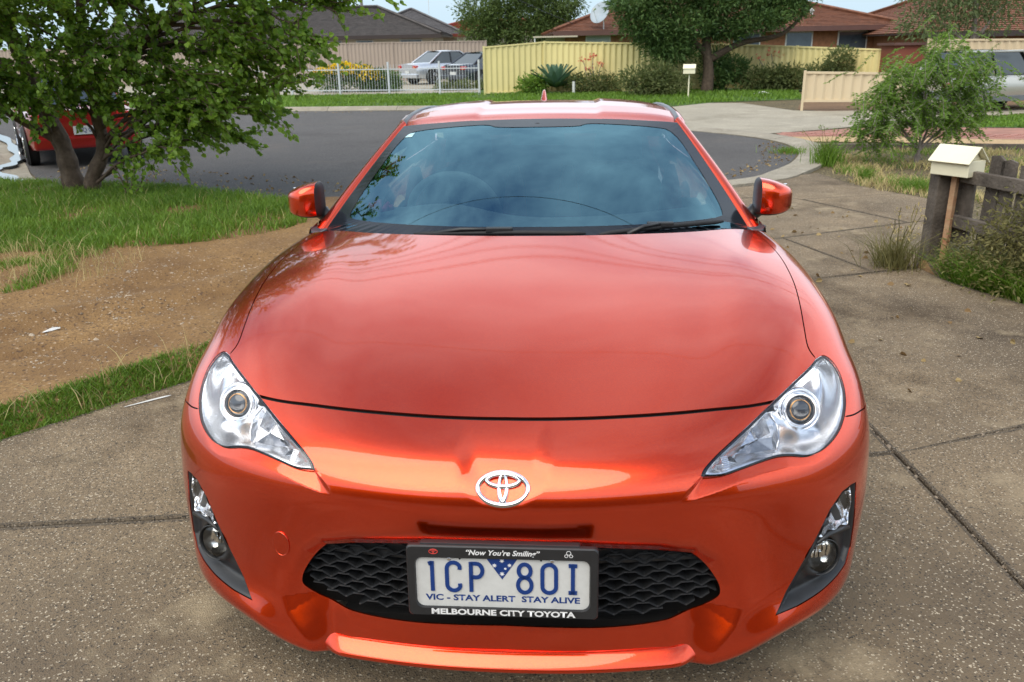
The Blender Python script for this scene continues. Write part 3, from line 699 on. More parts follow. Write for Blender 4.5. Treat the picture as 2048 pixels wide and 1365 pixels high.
# printed black border just behind the glass
def band(name, outer, inner, mat, parent, n=200, off=.0025):
    V = []
    for L_ in (outer, inner):
        L_ = np.array(L_); V += list(ws(L_[:, 0], L_[:, 1]) + np.array([0, off, -off]))
    m = len(outer); return mesh(name, V, [(i, (i + 1) % m, m + (i + 1) % m, m + i) for i in range(m)], mat, parent)
def loop_st(pts, n): return densify(pts, n, True)
inn = []
top = [(-.93, .90), (-.80, .93), (-.42, .945), (-.33, .94), (-.27, .90), (.27, .90), (.33, .94), (.42, .945), (.80, .93), (.93, .90)]
inn = [(-.925, .14), (-.93, .5)] + top + [(.93, .5), (.925, .14), (.88, .10), (.5, .085), (0, .08), (-.5, .085), (-.88, .10)]
inn = densify(rounded(inn, 2), .05, True)
a_ = np.array(inn); cen = np.array([0, .5]); out_ = []
for p in a_:
    d_ = p - cen; k_ = min((1 / abs(d_[0])) if abs(d_[0]) > 1e-6 else 9, (.5 / abs(d_[1])) if abs(d_[1]) > 1e-6 else 9); out_.append(tuple(cen + d_ * k_))
band('screen_border', out_, inn, M_FRIT, shield, off=-.0012)
def patch(name, s0, s1, t0, t1, mat, parent, off=.002):
    s_, t_ = np.meshgrid(np.linspace(s0, s1, 6), np.linspace(t0, t1, 6)); V = ws(s_.ravel(), t_.ravel()) + [0, off, -off]
    return mesh(name, V, [(j * 6 + i, j * 6 + i + 1, j * 6 + i + 7, j * 6 + i + 6) for j in range(5) for i in range(5)], mat, parent)
patch('registration_label', -.94, -.86, .855, .90, pbr('label_pale_blue', (.42, .62, .66), .5, var=.4, scale=90), shield, -.001)
M_TRIM = pbr('roof_trim_grey', (.06, .065, .075), .3, var=.1, scale=20)
# pillars: from the screen edge round to the side glass, one mesh each side
PIL = lambda t: ws(np.array([1.0]), np.array([t]))[0]
for sx in (1, -1):
    V = []; nt = 25; F = []
    for j in range(nt):
        t = -.03 + 1.06 * j / (nt - 1); e = PIL(t); wd = .058 - .022 * t
        prof = [(0, .004, -.012), (.001, 0, .001), (wd * .25, .006, .010), (wd * .6, .022, .010), (wd * .9, .045, .000), (wd, .065, -.016), (wd * .85, .085, -.03), (wd * .5, .10, -.04)]
        V += [((e[0] + a) * sx, e[1] + b, e[2] + c) for a, b, c in prof]
    m = 8
    F = [(j * m + k, (j + 1) * m + k, (j + 1) * m + k + 1, j * m + k + 1) for j in range(nt - 1) for k in range(m - 1)]
    if sx > 0: F = [f[::-1] for f in F]
    o = mesh('windscreen_pillar', V, F, M_PAINT, CAR, smooth=True)
    # small grey corner trim at the pillar foot
    ft = PIL(0); MB().prism([(0, 0), (.045, .03), (.070, .10), (.03, .16), (-.01, .08)], -.035, .012, Matrix.Translation((ft[0] * sx, ft[1] - .06, ft[2] - .003)) @ Matrix.Diagonal((sx, 1, 1, 1))).build('pillar_foot_trim', M_TRIM, CAR, bevel=.006)
# roof
RY = [2.02, 2.12, 2.25, 2.42, 2.6, 2.8, 3.0, 3.2]
RZ = [1.197, 1.213, 1.228, 1.236, 1.236, 1.228, 1.208, 1.178]
RW = [.575, .578, .575, .568, .56, .55, .535, .52]
def roof(s_, t_):
    i = np.clip(t_, 0, 1) * (len(RY) - 1); zc = np.interp(i, range(8), RZ); hw = np.interp(i, range(8), RW); y = np.interp(i, range(8), RY) + .10 * s_ ** 2 * (1 - t_)
    x = s_ * hw; z = zc - .030 * s_ ** 2 - .012 * np.abs(s_) ** 8
    dip = smooth01((.275 - np.abs(x)) / .035) * (.25 + .75 * smooth01(t_ / .25)) * smooth01((1 - t_) / .2)
    return np.stack([x, y, z + .010 - .011 * dip - .010 * (1 - smooth01(t_ / .12))], -1)
gridmesh('roof', roof, 121, 60, M_PAINT, CAR)
for sx in (1, -1):
    tt = np.linspace(0, 1, 30); E_ = roof(np.full(30, .995 * sx), tt)
    MB().tube([(p[0] + .012 * sx, p[1], p[2] - .002) for p in E_], .011, 8).build('roof_trim', M_TRIM, CAR, smooth=True)
    # painted rail outside the trim
    V = []
    for p in E_: V += [(p[0] + a * sx, p[1], p[2] + b) for a, b in ((.020, .002), (.034, .000), (.046, -.012), (.052, -.03), (.046, -.05))]
    F = [(j * 5 + k, (j + 1) * 5 + k, (j + 1) * 5 + k + 1, j * 5 + k + 1) for j in range(29) for k in range(4)]
    mesh('roof_rail', V, F if sx < 0 else [f[::-1] for f in F], M_PAINT, CAR, smooth=True)
fin = MB(); rows = []
for z, y0, y1, wd in ((0, 2.90, 3.10, .044), (.020, 2.93, 3.09, .036), (.042, 2.97, 3.08, .026), (.060, 3.01, 3.072, .016), (.066, 3.025, 3.066, .006)):
    rows.append([(-.007 + wd * math.cos(a) * .5, (y0 + y1) / 2 + (y1 - y0) / 2 * math.sin(a), 1.198 + z) for a in np.linspace(0, 2 * math.pi, 15)[:-1]])
fin.add([p for r_ in rows for p in r_], [(j * 14 + k, j * 14 + (k + 1) % 14, (j + 1) * 14 + (k + 1) % 14, (j + 1) * 14 + k) for j in range(4) for k in range(14)] + [tuple(56 + k for k in range(14))])
fin.build('roof_antenna', M_PAINT, CAR, smooth=True)
# cowl under the screen
cx_ = np.linspace(-1, 1, 41); V = []
for s_ in cx_:
    b_ = ws(np.array([s_]), np.array([0.0]))[0]; V += [(b_[0] * 1.0, b_[1] - .045, b_[2] - .035), (b_[0], b_[1] - .012, b_[2] - .02), (b_[0], b_[1] + .012, b_[2] + .004)]
mesh('cowl_panel', V, [(3 * i + k, 3 * i + 3 + k, 3 * i + 4 + k, 3 * i + 1 + k) for i in range(40) for k in range(2)], M_BLACK, CAR, smooth=True)
# wipers: arm and blade each
for (a, b, c_, d_) in (((-.36, .015), (-.10, .035), (-.40, .012), (.19, .022)), ((.33, .015), (.45, .05), (.235, .015), (.69, .055))):
    wp = empty('wiper', parent=CAR)
    g = lambda x, t, h: Vector(ws(np.array([x / .785]), np.array([t]))[0]) + Vector((0, -.5 * h, h))
    MB().tube([g(a[0], a[1], .008), g((a[0] + b[0]) / 2, (a[1] + b[1]) / 2 + .004, .024), g(b[0], b[1], .022)], [.010, .007, .006], 6).build('wiper_arm', M_BLACK, wp, smooth=True)
    bp_ = [g(c_[0] + (d_[0] - c_[0]) * k / 14, c_[1] + (d_[1] - c_[1]) * k / 14 + .012 * math.sin(math.pi * k / 14), .012) for k in range(15)]
    MB().tube(bp_, [.004] + [.0085] * 13 + [.005], 6).build('wiper_blade', M_RUBBER, wp, smooth=True)
    md = g(b[0], b[1] + .004, .016); MB().box(-.045, .045, -.012, .012, -.008, .010, Matrix.Translation(md)).build('blade_clip', M_BLACK, wp, bevel=.004)
# door mirrors
for sx in (1, -1):
    mr = empty('door_mirror', parent=CAR)
    # shell: rounded loft along the lateral axis
    stn = [(.826, 1.69, .925, .050, .064, .060), (.840, 1.675, .928, .075, .073, .067), (.880, 1.660, .929, .084, .067, .066), (.920, 1.666, .926, .076, .056, .058), (.950, 1.678, .923, .056, .045, .046), (.964, 1.690, .921, .036, .034, .034), (.969, 1.696, .920, .016, .020, .020)]
    n_ = 24; V = []; split = []
    for x, y, z, ry, rt, rb in stn:
        for k in range(n_):
            an = 2 * math.pi * k / n_; ca, sa = math.cos(an), math.sin(an); e_ = 3.4
            cc, s2 = abs(ca) ** (2 / e_) * (1 if ca > 0 else -1), abs(sa) ** (2 / e_) * (1 if sa > 0 else -1)
            V.append((x * sx, y + ry * cc * (1 if cc < 0 else .45), z + (rt if s2 > 0 else rb) * s2))
    def shell(name, ks, mat):
        F = [(i * n_ + k, i * n_ + (k + 1) % n_, (i + 1) * n_ + (k + 1) % n_, (i + 1) * n_ + k) for i in range(len(stn) - 1) for k in ks(i)]
        F.append(tuple((len(stn) - 1) * n_ + k for k in range(n_))) if mat is M_PAINT else F.append(tuple(n_ - 1 - k for k in range(n_)))
        if sx < 0: F = [f[::-1] for f in F]
        o = mesh(name, V, [f[::-1] for f in F], mat, mr, smooth=True); o.modifiers.new('subd', 'SUBSURF').levels = 1; o.modifiers['subd'].render_levels = 2
    low = lambda i, k: 13 <= k <= 22
    shell('mirror_cover', lambda i: [k for k in range(n_) if i > 0 and not (15 <= k <= 22)], M_PAINT)
    shell('mirror_base_shell', lambda i: [k for k in range(n_) if i == 0 or 15 <= k <= 22], M_BLACK)
    MB().tube([(.845 * sx, 1.70, .875), (.822 * sx, 1.69, .855), (.795 * sx, 1.68, .838)], [.030, .026, .030], 10).build('mirror_stalk', M_BLACK, mr, smooth=True)
    MB().box(-.055, .055, -.003, .003, -.045, .045, Matrix.Translation((.895 * sx, 1.697, .928))).build('mirror_glass', M_CHROME, mr, bevel=.002)
# ---- cabin
cab = empty('cabin', parent=CAR)
def dash(s_, t_):
    x = s_ * .70; y = 1.30 + .28 * s_ ** 2 + t_ * .42; hump = .045 * np.exp(-((x + .33) / .20) ** 2) * smooth01(t_ * 1.6)
    return np.stack([x, y, .83 + .03 * smooth01(t_ * 1.4) + hump - .16 * smooth01((t_ - .82) / .18)], -1)
gridmesh('dashboard', dash, 41, 20, M_DASH, cab)
SM = Matrix.Translation((-.33, 1.80, .845)) @ Matrix.Rotation(R(-68), 4, 'X')
MB().tube([SM @ Vector((.178 * math.cos(a), .178 * math.sin(a), 0)) for a in np.linspace(0, 2 * math.pi, 41)[:-1]], .0165, 8, closed=True).build('steering_wheel', M_DASH, cab, smooth=True)
sp_w = MB().lathe([(.07, -.01), (.065, .02), (0, .03)], 20, SM); [sp_w.bar(SM @ Vector((0, 0, 0)), SM @ Vector((.17 * math.cos(R(a)), .17 * math.sin(R(a)), 0)), .035, .014) for a in (0, 180, 270)]
sp_w.build('steering_hub', M_CABIN, cab, smooth=True, angle=40)
for x0 in (-.36, .36):
    for nm, z0, z1, w0, w1, mt, y0 in (('seat_back', .42, .98, .25, .20, M_CABIN, 2.28), ('headrest', .96, 1.12, .12, .10, M_CABIN, 2.40)):
        b_ = MB(); b_.add([(x0 + sx * w_, y0 + .22 * (z_ - .42) + d_, z_) for z_, w_ in ((z0, w0), ((z0 + z1) / 2, w0), (z1, w1)) for sx, d_ in ((-1, 0), (-.6, -.02 if nm == 'seat_back' else -.01), (.6, -.02), (1, 0), (1, .12), (-1, .12))], [(j * 6 + k, j * 6 + (k + 1) % 6, (j + 1) * 6 + (k + 1) % 6, (j + 1) * 6 + k) for j in range(2) for k in range(6)] + [tuple(12 + k for k in range(6))])
        o = b_.build(nm, mt, cab, smooth=True); o.modifiers.new('subd', 'SUBSURF').levels = 2
    for sx in (-1, 1):
        MB().tube([(x0 + sx * .235, 2.20 + .22 * k, .45 + k * .5) for k in np.linspace(0, 1, 8)], [.04, .06, .066, .066, .06, .05, .04, .02], 8).build('seat_bolster', M_REDCLOTH, cab, smooth=True)
MB().box(-.11, .11, -.012, .02, -.034, .034, Matrix.Translation((-.0, 1.985, 1.128))).build('interior_mirror', M_CABIN, cab, bevel=.012)
MB().tube([(0, 1.985, 1.15), (0, 1.96, 1.175)], .014, 8).build('mirror_stem', M_CABIN, cab)
for x0 in (-.33, .33): MB().box(x0 - .19, x0 + .19, 2.10, 2.26, 1.138, 1.150).build('sun_visor', M_DASH, cab, bevel=.006)
pf = MB()
for k in range(7):
    a = k * .9; pf.tube([(-.60, 1.66, .885), (-.60 + .05 * math.cos(a), 1.66 + .03 * math.sin(a), .90 + .01 * k % .03)], [.006, .012], 6)
pf.build('pink_dash_flower', pbr('pink_silk', (.62, .10, .2), .7, var=.2, scale=60), cab, smooth=True)
# ---- flanks, doors, tail
def sideX(y, z):
    yy = [1.1, 1.5, 2.0, 2.5, 3.0, 3.4, 3.8, 4.05, 4.2]; wd = np.interp(y, yy, [.903, .897, .885, .882, .895, .905, .89, .83, .74])
    top_ = np.interp(y, yy, [.84, .83, .80, .79, .78, .77, .75, .70, .62]); k = smooth01((z - .60) / .32); lo = smooth01((.42 - z) / .25)
    return wd * (1 - k) + top_ * k - .035 * lo
def side_fn(u, w): return np.stack([sideX(u, w), u, w], 1)
def arch(cy, r, a0, a1): return [(cy + r * math.cos(R(a)), .31 + r * math.sin(R(a))) for a in np.linspace(a0, a1, 15)]
BELT = lambda y: float(np.interp(y, [1.5, 2.0, 3.0, 3.6, 4.15], [.852, .880, .925, .965, .955]))
def side_panel(name, poly, mat, step=.05):
    UV, T = triangulate(poly, step=step); P = side_fn(UV[:, 0], UV[:, 1]); F = [tuple(t) for t in T]
    for sx in (1, -1): mesh(name, P * [sx, 1, 1], F if sx > 0 else [f[::-1] for f in F], mat, CAR, smooth=True)
side_panel('door', [(1.60, .24), (2.78, .24), (2.88, .60), (2.86, BELT(2.86)), (2.3, BELT(2.3)), (1.60, BELT(1.6))], M_PAINT)
side_panel('front_quarter', [(1.17, .20), (1.592, .20), (1.592, BELT(1.592)), (1.505, .845), (1.505, .60), (1.35, .63), (1.2, .66), (1.17, .50)], M_PAINT)
side_panel('rear_quarter', [(2.788, .20)] + arch(3.41, .345, 190, -10)[:0] + [(3.06, .20)] + arch(3.41, .345, 170, 10) + [(3.76, .24), (4.1, .30), (4.18, .62), (4.16, .955), (3.6, .965), (2.868, BELT(2.868)), (2.888, .60)], M_PAINT)
side_panel('sill', [(1.605, .19), (2.78, .19), (2.78, .234), (1.605, .234)], M_BLACK)
for sx in (1, -1):
    ra = lambda k: roof(np.array([sx * 1.0]), np.array([k]))[0]
    pts = [(PIL(0)[0] + .035, 1.62, .855), (PIL(.5)[0] + .035, PIL(.5)[1] + .10, PIL(.5)[2] - .03), (PIL(1)[0] + .03, 2.24, 1.155)] + [(.60, 2.5, 1.165), (.585, 2.9, 1.14), (.60, 3.2, 1.06), (.70, 3.3, .945), (.755, 2.9, .915), (.765, 2.3, .89)]
    mesh('side_window', [(p[0] * sx, p[1], p[2]) for p in pts], [(0, 1, 8), (1, 2, 3, 8), (3, 4, 7, 8), (4, 5, 6, 7)], M_SIDEGLASS, CAR)
    # wheels
    for cy in (.86, 3.41):
        wh = empty('wheel', (.79 * sx, cy, .31), parent=CAR); WM = Matrix.Rotation(R(90 * sx), 4, 'Y')
        MB().lathe([(.215, -.10), (.29, -.105), (.312, -.085), (.315, 0), (.312, .085), (.29, .105), (.215, .10)], 40, WM).build('tyre', M_RUBBER, wh, smooth=True)
        rm = MB().lathe([(.215, -.10), (.205, .06), (.215, .10)], 36, WM)
        for k in range(5):
            a = 2 * math.pi * k / 5; rm.bar(WM @ Vector((0, 0, .08)), WM @ Vector((.21 * math.cos(a), .21 * math.sin(a), .09)), .05, .03)
        rm.lathe([(.05, .07), (.05, .10), (0, .105)], 16, WM); rm.build('rim', M_DIM, wh, smooth=True, angle=35)
for sx in (1, -1):
    # shoulder between flank and glass, and the rear pillar
    ys_ = [1.60, 1.95, 2.3, 2.6, 2.84, 3.0, 3.3, 3.5, 3.69, 3.95, 4.17]; inn_ = [(.818, .853), (.792, .874), (.764, .889), (.759, .902), (.757, .912), (.742, .920), (.700, .942), (.700, .944), (.700, .945), (.680, .935), (.655, .925)]; V = []
    for y_, (xi, zi) in zip(ys_, inn_):
        zb_ = BELT(y_); xo = float(sideX(np.array([y_]), np.array([zb_]))[0]); V += [(xo * sx, y_, zb_), ((xo * .6 + xi * .4) * sx, y_, max(zb_, zi) + (.012 if y_ > 2.9 else .004)), (xi * sx, y_, zi)]
    F = [(3 * i + k, 3 * i + k + 1, 3 * i + k + 4, 3 * i + k + 3) for i in range(10) for k in range(2)]
    mesh('belt_shoulder', V, F if sx < 0 else [f[::-1] for f in F], M_PAINT, CAR, smooth=True)
    mesh('rear_pillar', [(x_ * sx, y_, z_) for x_, y_, z_ in ((.585, 2.9, 1.14), (.545, 3.18, 1.165), (.603, 3.22, 1.125), (.66, 3.45, 1.03), (.702, 3.69, .945), (.702, 3.3, .945), (.603, 3.2, 1.06))], [(0, 1, 2, 6), (6, 2, 3, 5), (3, 4, 5)], M_PAINT, CAR)
def deck(s_, t_):
    y = 3.2 + t_ * .98; hw = np.interp(t_, [0, .5, 1], [.60, .70, .66]); z = np.interp(t_, [0, .12, .45, .52, .8, 1], [1.168, 1.115, .99, .975, .965, .955])
    return np.stack([s_ * hw, y, z - .03 * s_ ** 2], -1)
gridmesh('rear_window', deck, 15, 12, M_SIDEGLASS, CAR, t0=0, t1=.5)
gridmesh('boot_lid', deck, 15, 12, M_PAINT, CAR, t0=.5, t1=1)
mesh('rear_bumper', [(x, 4.18 + .04 * (1 - (x / .7) ** 2) - (.06 if z < .4 else 0), z) for z in (.25, .5, .75, .955) for x in np.linspace(-.72, .72, 13)], [(j * 13 + i + 1, j * 13 + i, (j + 1) * 13 + i, (j + 1) * 13 + i + 1) for j in range(3) for i in range(12)], M_PAINT, CAR, smooth=True)
ub = MB().box(-.40, .40, .13, .5, .13, .20); ub.box(-.60, .60, .32, 4.0, .14, .19); ub.box(-.78, .78, 1.25, 3.0, .17, .20); ub.box(-.5, .5, .22, 1.2, .20, .50); ub.box(-.56, .56, 1.15, 1.35, .2, .80); ub.box(-.68, .68, 2.75, 2.85, .2, .75)  # plain boxes for the underside, shaped to block light and deepen the shadow below
ub.build('underbody_light_block', M_UNDER, CAR)

# ================================================================== GROUND AND PAVING
def surf_mat(name, c1, c2, c3, big=1.2, fine=160, speck=None, rough=.9, bump=.4, stain=None):
    """c1..c2 large patches, c3 fine grains; speck: (scale, light, dark) stone chips"""
    m, n, l, b = new_mat(name); b.inputs['Roughness'].default_value = rough; b.inputs['Specular IOR Level'].default_value = .25
    t = n.new('ShaderNodeTexCoord')
    def nz(sc, det=8, rg=.6):
        x = n.new('ShaderNodeTexNoise'); x.inputs['Scale'].default_value = sc; x.inputs['Detail'].default_value = det; x.inputs['Roughness'].default_value = rg
        l.new(t.outputs['Object'], x.inputs['Vector']); return x
    def ramp(src, p0, p1, a=(0, 0, 0), b_=(1, 1, 1)):
        r_ = n.new('ShaderNodeValToRGB'); r_.color_ramp.elements[0].position = p0; r_.color_ramp.elements[1].position = p1
        r_.color_ramp.elements[0].color = (*a, 1); r_.color_ramp.elements[1].color = (*b_, 1); l.new(src, r_.inputs[0]); return r_
    def mix(f, a, b_, mode='MIX'):
        x = n.new('ShaderNodeMix'); x.data_type = 'RGBA'; x.blend_type = mode
        for k, v in (('Factor', f), ('A', a), ('B', b_)):
            if isinstance(v, (int, float)): x.inputs[k].default_value = v
            elif isinstance(v, tuple): x.inputs[k].default_value = (*v, 1)
            else: l.new(v, x.inputs[k])
        return x.outputs['Result']
    c = ramp(nz(big).outputs['Fac'], .33, .67, c1, c2).outputs[0]
    c = mix(ramp(nz(fine, 3, .7).outputs['Fac'], .42, .62).outputs[0], c, c3)
    h = nz(fine, 3, .7).outputs['Fac']
    if speck:
        v = n.new('ShaderNodeTexVoronoi'); v.inputs['Scale'].default_value = speck[0]; l.new(t.outputs['Object'], v.inputs['Vector'])
        sp_ = n.new('ShaderNodeSeparateColor'); l.new(v.outputs['Color'], sp_.inputs[0])
        c = mix(ramp(sp_.outputs[0], speck[3], speck[3] + .04).outputs[0], c, speck[1]); c = mix(ramp(sp_.outputs[1], 1 - speck[4], 1 - speck[4] + .05).outputs[0], c, speck[2])
        h = v.outputs['Distance']
    if stain:
        c = mix(ramp(nz(stain[0], 6, .7).outputs['Fac'], .52, .70).outputs[0], c, stain[1], 'MULTIPLY')
        c = mix(ramp(nz(stain[0] * 2.7, 6, .7).outputs['Fac'], .55, .75).outputs[0], c, tuple(min(1, x * 1.0) for x in stain[2]))
    l.new(c, b.inputs['Base Color'])
    bp = n.new('ShaderNodeBump'); bp.inputs['Strength'].default_value = bump; bp.inputs['Distance'].default_value = .006
    l.new(h, bp.inputs['Height']); l.new(bp.outputs[0], b.inputs['Normal'])
    return m
M_CONC = surf_mat('driveway_concrete', (.105, .078, .052), (.31, .230, .142), (.145, .112, .077), .9, 120, (230, (.46, .39, .29), (.065, .054, .042), .925, .11), bump=.45, stain=(.7, (.40, .37, .34), (.34, .27, .175)))
M_CONCD = surf_mat('grimy_concrete', (.105, .084, .060), (.19, .148, .10), (.09, .072, .054), 3, 120, (230, (.26, .22, .17), (.03, .026, .022), .92, .15), bump=.5)
M_CONCF = surf_mat('pale_concrete', (.30, .27, .21), (.40, .36, .28), (.26, .235, .19), .8, 40, bump=.2, stain=(.7, (.7, .68, .64), (.42, .38, .30)))
M_ASPH = surf_mat('asphalt', (.080, .075, .073), (.108, .102, .098), (.074, .069, .068), .5, 70, (150, (.17, .16, .15), (.035, .035, .036), .88, .16), bump=.3, stain=(.35, (.70, .69, .68), (.115, .10, .09)))
M_KERB = surf_mat('kerb_concrete', (.27, .24, .19), (.36, .32, .25), (.22, .20, .16), 1.4, 60, bump=.25, stain=(1.2, (.7, .66, .6), (.40, .36, .29)))
M_SOIL = surf_mat('bare_soil', (.135, .072, .030), (.31, .190, .082), (.18, .105, .046), 1.9, 60, (90, (.36, .26, .17), (.10, .06, .035), .95, .10), bump=.6)
M_SCRUB = surf_mat('dry_scrub_soil', (.10, .078, .042), (.19, .145, .075), (.075, .06, .035), 1.6, 45, (55, (.26, .22, .12), (.05, .045, .03), .88, .2), bump=.7)
M_LAWN = surf_mat('lawn', (.050, .105, .018), (.085, .165, .030), (.040, .080, .016), .45, 22, (26, (.17, .17, .06), (.03, .055, .012), .9, .2), bump=.7)
M_SAND = surf_mat('orange_gravel', (.42, .29, .15), (.50, .36, .20), (.33, .22, .12), 1.5, 40, bump=.3)
M_BED = surf_mat('garden_bed_soil', (.17, .10, .055), (.25, .15, .08), (.10, .065, .04), 1.2, 30, bump=.5)
def sheet(name, poly, z, mat, parent=None, kind='structure', step=None):
    """flat polygon, triangulated"""
    res = delaunay_2d_cdt([Vector(p) for p in poly], [], [list(range(len(poly)))], 1, 1e-6)
    o = mesh(name, [(p.x, p.y, z) for p in res[0]], res[2], mat, parent)
    if kind and parent is None: o['kind'] = kind
    return o
prop(mesh('ground', [(-260, -30, -.004), (260, -30, -.004), (260, 420, -.004), (-260, 420, -.004)], [(0, 1, 2, 3)], M_SCRUB), kind='structure')
ROAD = [(2.70, 9.55), (1.2, 8.95), (-.6, 8.75), (-2.2, 8.35), (-3.05, 8.95), (-4.1, 9.5), (-5.25, 9.85), (-6.1, 10.75), (-7.1, 12.35), (-8.5, 14.5), (-10.2, 17), (-16, 21), (-40, 27), (-40, 34), (-14, 24.6), (-7.9, 23.2), (-2.4, 22.3), (.5, 20.8), (2.2, 18.6), (3.28, 15.45), (3.95, 14.39), (4.27, 13.29), (4.18, 12.1), (3.72, 10.94), (3.17, 10.09)]
sheet('road', rounded(ROAD, 2), .003, M_ASPH)
sheet('far_lawn', [(-60, 30), (-14, 24.9), (-7.9, 23.5), (-2.4, 22.6), (.7, 21.3), (4.0, 21.6), (5.6, 23.1), (8.4, 23.6), (9.2, 27.5), (12, 29.5), (12, 40), (-60, 40)], .006, M_LAWN)
sheet('far_yard_paving', [(-60, 33.2), (-1, 31.2), (-1, 60), (-60, 60)], .010, M_CONCF)
sheet('far_driveway', [(2.2, 18.9), (3.35, 15.5), (4.0, 14.45), (4.5, 14.6), (5.6, 15.1), (8.2, 16.6), (12, 18.2), (12, 19), (7.2, 19.3), (6.6, 19.7), (6.2, 22.6), (5.4, 22.9), (4.0, 21.5), (.9, 21.2)], .007, M_CONCF)
sheet('gravel_strip', [(4.6, 13.30), (7.6, 12.35), (11, 11.2), (11, 12.2), (7.8, 12.95), (5.6, 13.9), (4.62, 14.0)], .008, M_SAND)
M_PAVER = pbr('red_brick_paving', (.30, .14, .10), .85, var=.25, scale=3, bump=.3, bscale=40)
sheet('brick_driveway', [(4.62, 14.02), (5.6, 13.92), (7.8, 12.97), (11, 12.22), (13, 13.6), (9.3, 14.5), (7.4, 15.2), (6.2, 15.2), (4.62, 14.6)], .009, M_PAVER)
sheet('side_lawn', [(7.42, 15.25), (9.0, 14.65), (14, 13.9), (16, 16.5), (10.7, 17.4), (8.2, 16.4)], .012, M_LAWN)
sheet('dirt_yard', [(8.3, 16.7), (10.8, 17.5), (16, 17.0), (26, 22), (16, 30), (9, 26), (6.8, 20)], .005, M_BED)
# brick pavers: the rows that can still be told apart, joined (each far below ten pixels)
pv = MB()
for i in range(34):
    for j in range(5):
        x = 4.75 + i * .21 + (j % 2) * .1; y = 13.98 + j * .11 - (x - 5.0) * .31 + .12
        if x < 11.2: pv.box(x, x + .19, y, y + .09, .009, .014 + .002 * ((i * 7 + j * 3) % 3))
prop(pv.build('paving_bricks', pbr('red_paver', (.33, .15, .115), .85, var=.35, scale=4)), kind='structure')
# concrete driveway: every slab its own piece on a dark bed
DRV = empty('driveway'); prop(DRV, kind='structure')
sheet('bed', [(-6, -8), (6, -8), (3.4, 3.3), (3.05, 4.3), (2.75, 5.1), (2.95, 5.7), (4.15, 7.9), (3.7, 9.0), (3.55, 9.9), (2.65, 9.0), (1.2, 8.4), (-.6, 8.2), (-1.6, 7.6), (-1.0, 4.25), (-2.06, 3.02), (-6, -1.4)], .002, M_SOIL, DRV)
def slab(poly, top=.022):
    P = [Vector((x, y)) for x, y in poly]
    P = [Vector(p) for p in inset(poly, .0055)]
    n_ = len(P); Q = [Vector(p) for p in inset(poly, .010)]
    V = [(p.x, p.y, .0) for p in P] + [(p.x, p.y, top - .006) for p in P] + [(p.x, p.y, top) for p in Q]
    F = [(a * n_ + i, a * n_ + (i + 1) % n_, (a + 1) * n_ + (i + 1) % n_, (a + 1) * n_ + i) for a in range(2) for i in range(n_)] + [tuple(2 * n_ + i for i in range(n_))]
    o = mesh('concrete_slab', V, F, [M_CONC, M_CONCD], DRV)
    for p_ in o.data.polygons[:-1]: p_.material_index = 1
    # grimy band along the joints
    Q2 = [Vector(p) for p in inset(poly, .024)]; W_ = [(p.x, p.y, top + .0006) for p in Q] + [(p.x + .006 * noise.noise(Vector((p.x * 3, p.y * 3, 1))), p.y + .006 * noise.noise(Vector((p.x * 3, p.y * 3, 5))), top + .0006) for p in Q2]
    mesh('joint_grime', W_, [(i, (i + 1) % n_, n_ + (i + 1) % n_, n_ + i) for i in range(n_)], M_CONCD, o)
    return o
slab([(-6, -1.40), (-6, -8), (1.42, -8), (1.42, -.3), (-2.9, -.9)], .020)
slab([(1.42, -8), (6, -8), (4.6, -.2), (1.42, -.3)], .022)
slab([(-6, -1.40), (-2.9, -.9), (1.42, -.3), (1.42, 2.755), (-1.1, 2.40), (-2.62, 2.31), (-3.2, 1.72)], .021)
slab([(1.42, -.3), (4.6, -.2), (3.45, 3.25), (2.05, 2.965), (1.42, 2.755)], .024)
slab([(-2.62, 2.31), (-1.1, 2.40), (1.42, 2.755), (1.42, 5.0), (-.62, 4.7), (-1.54, 3.62), (-2.08, 3.02)], .022)
slab([(1.42, 2.755), (2.05, 2.965), (3.38, 3.25), (3.05, 4.35), (2.80, 5.05), (2.76, 5.42), (1.97, 5.19), (1.42, 5.0)], .020)
slab([(-.62, 4.7), (1.42, 5.0), (1.97, 5.19), (2.42, 5.33), (2.15, 6.40), (-.9, 6.0)], .021)
slab([(2.42, 5.33), (2.76, 5.42), (2.95, 5.75), (3.56, 6.95), (2.15, 6.40)], .023)
slab([(-.9, 6.0), (2.15, 6.40), (3.37, 6.90), (2.88, 8.10), (2.7, 8.3), (-1.2, 7.7)], .020)
slab([(3.37, 6.90), (3.58, 6.96), (4.12, 7.9), (3.95, 8.32), (2.88, 8.10)], .022)
slab([(-1.2, 7.7), (2.7, 8.3), (2.88, 8.10), (3.95, 8.32), (3.72, 8.98), (3.66, 9.85), (3.2, 9.62), (2.6, 9.0), (1.2, 8.45), (-.6, 8.25), (-1.4, 8.0)], .018)
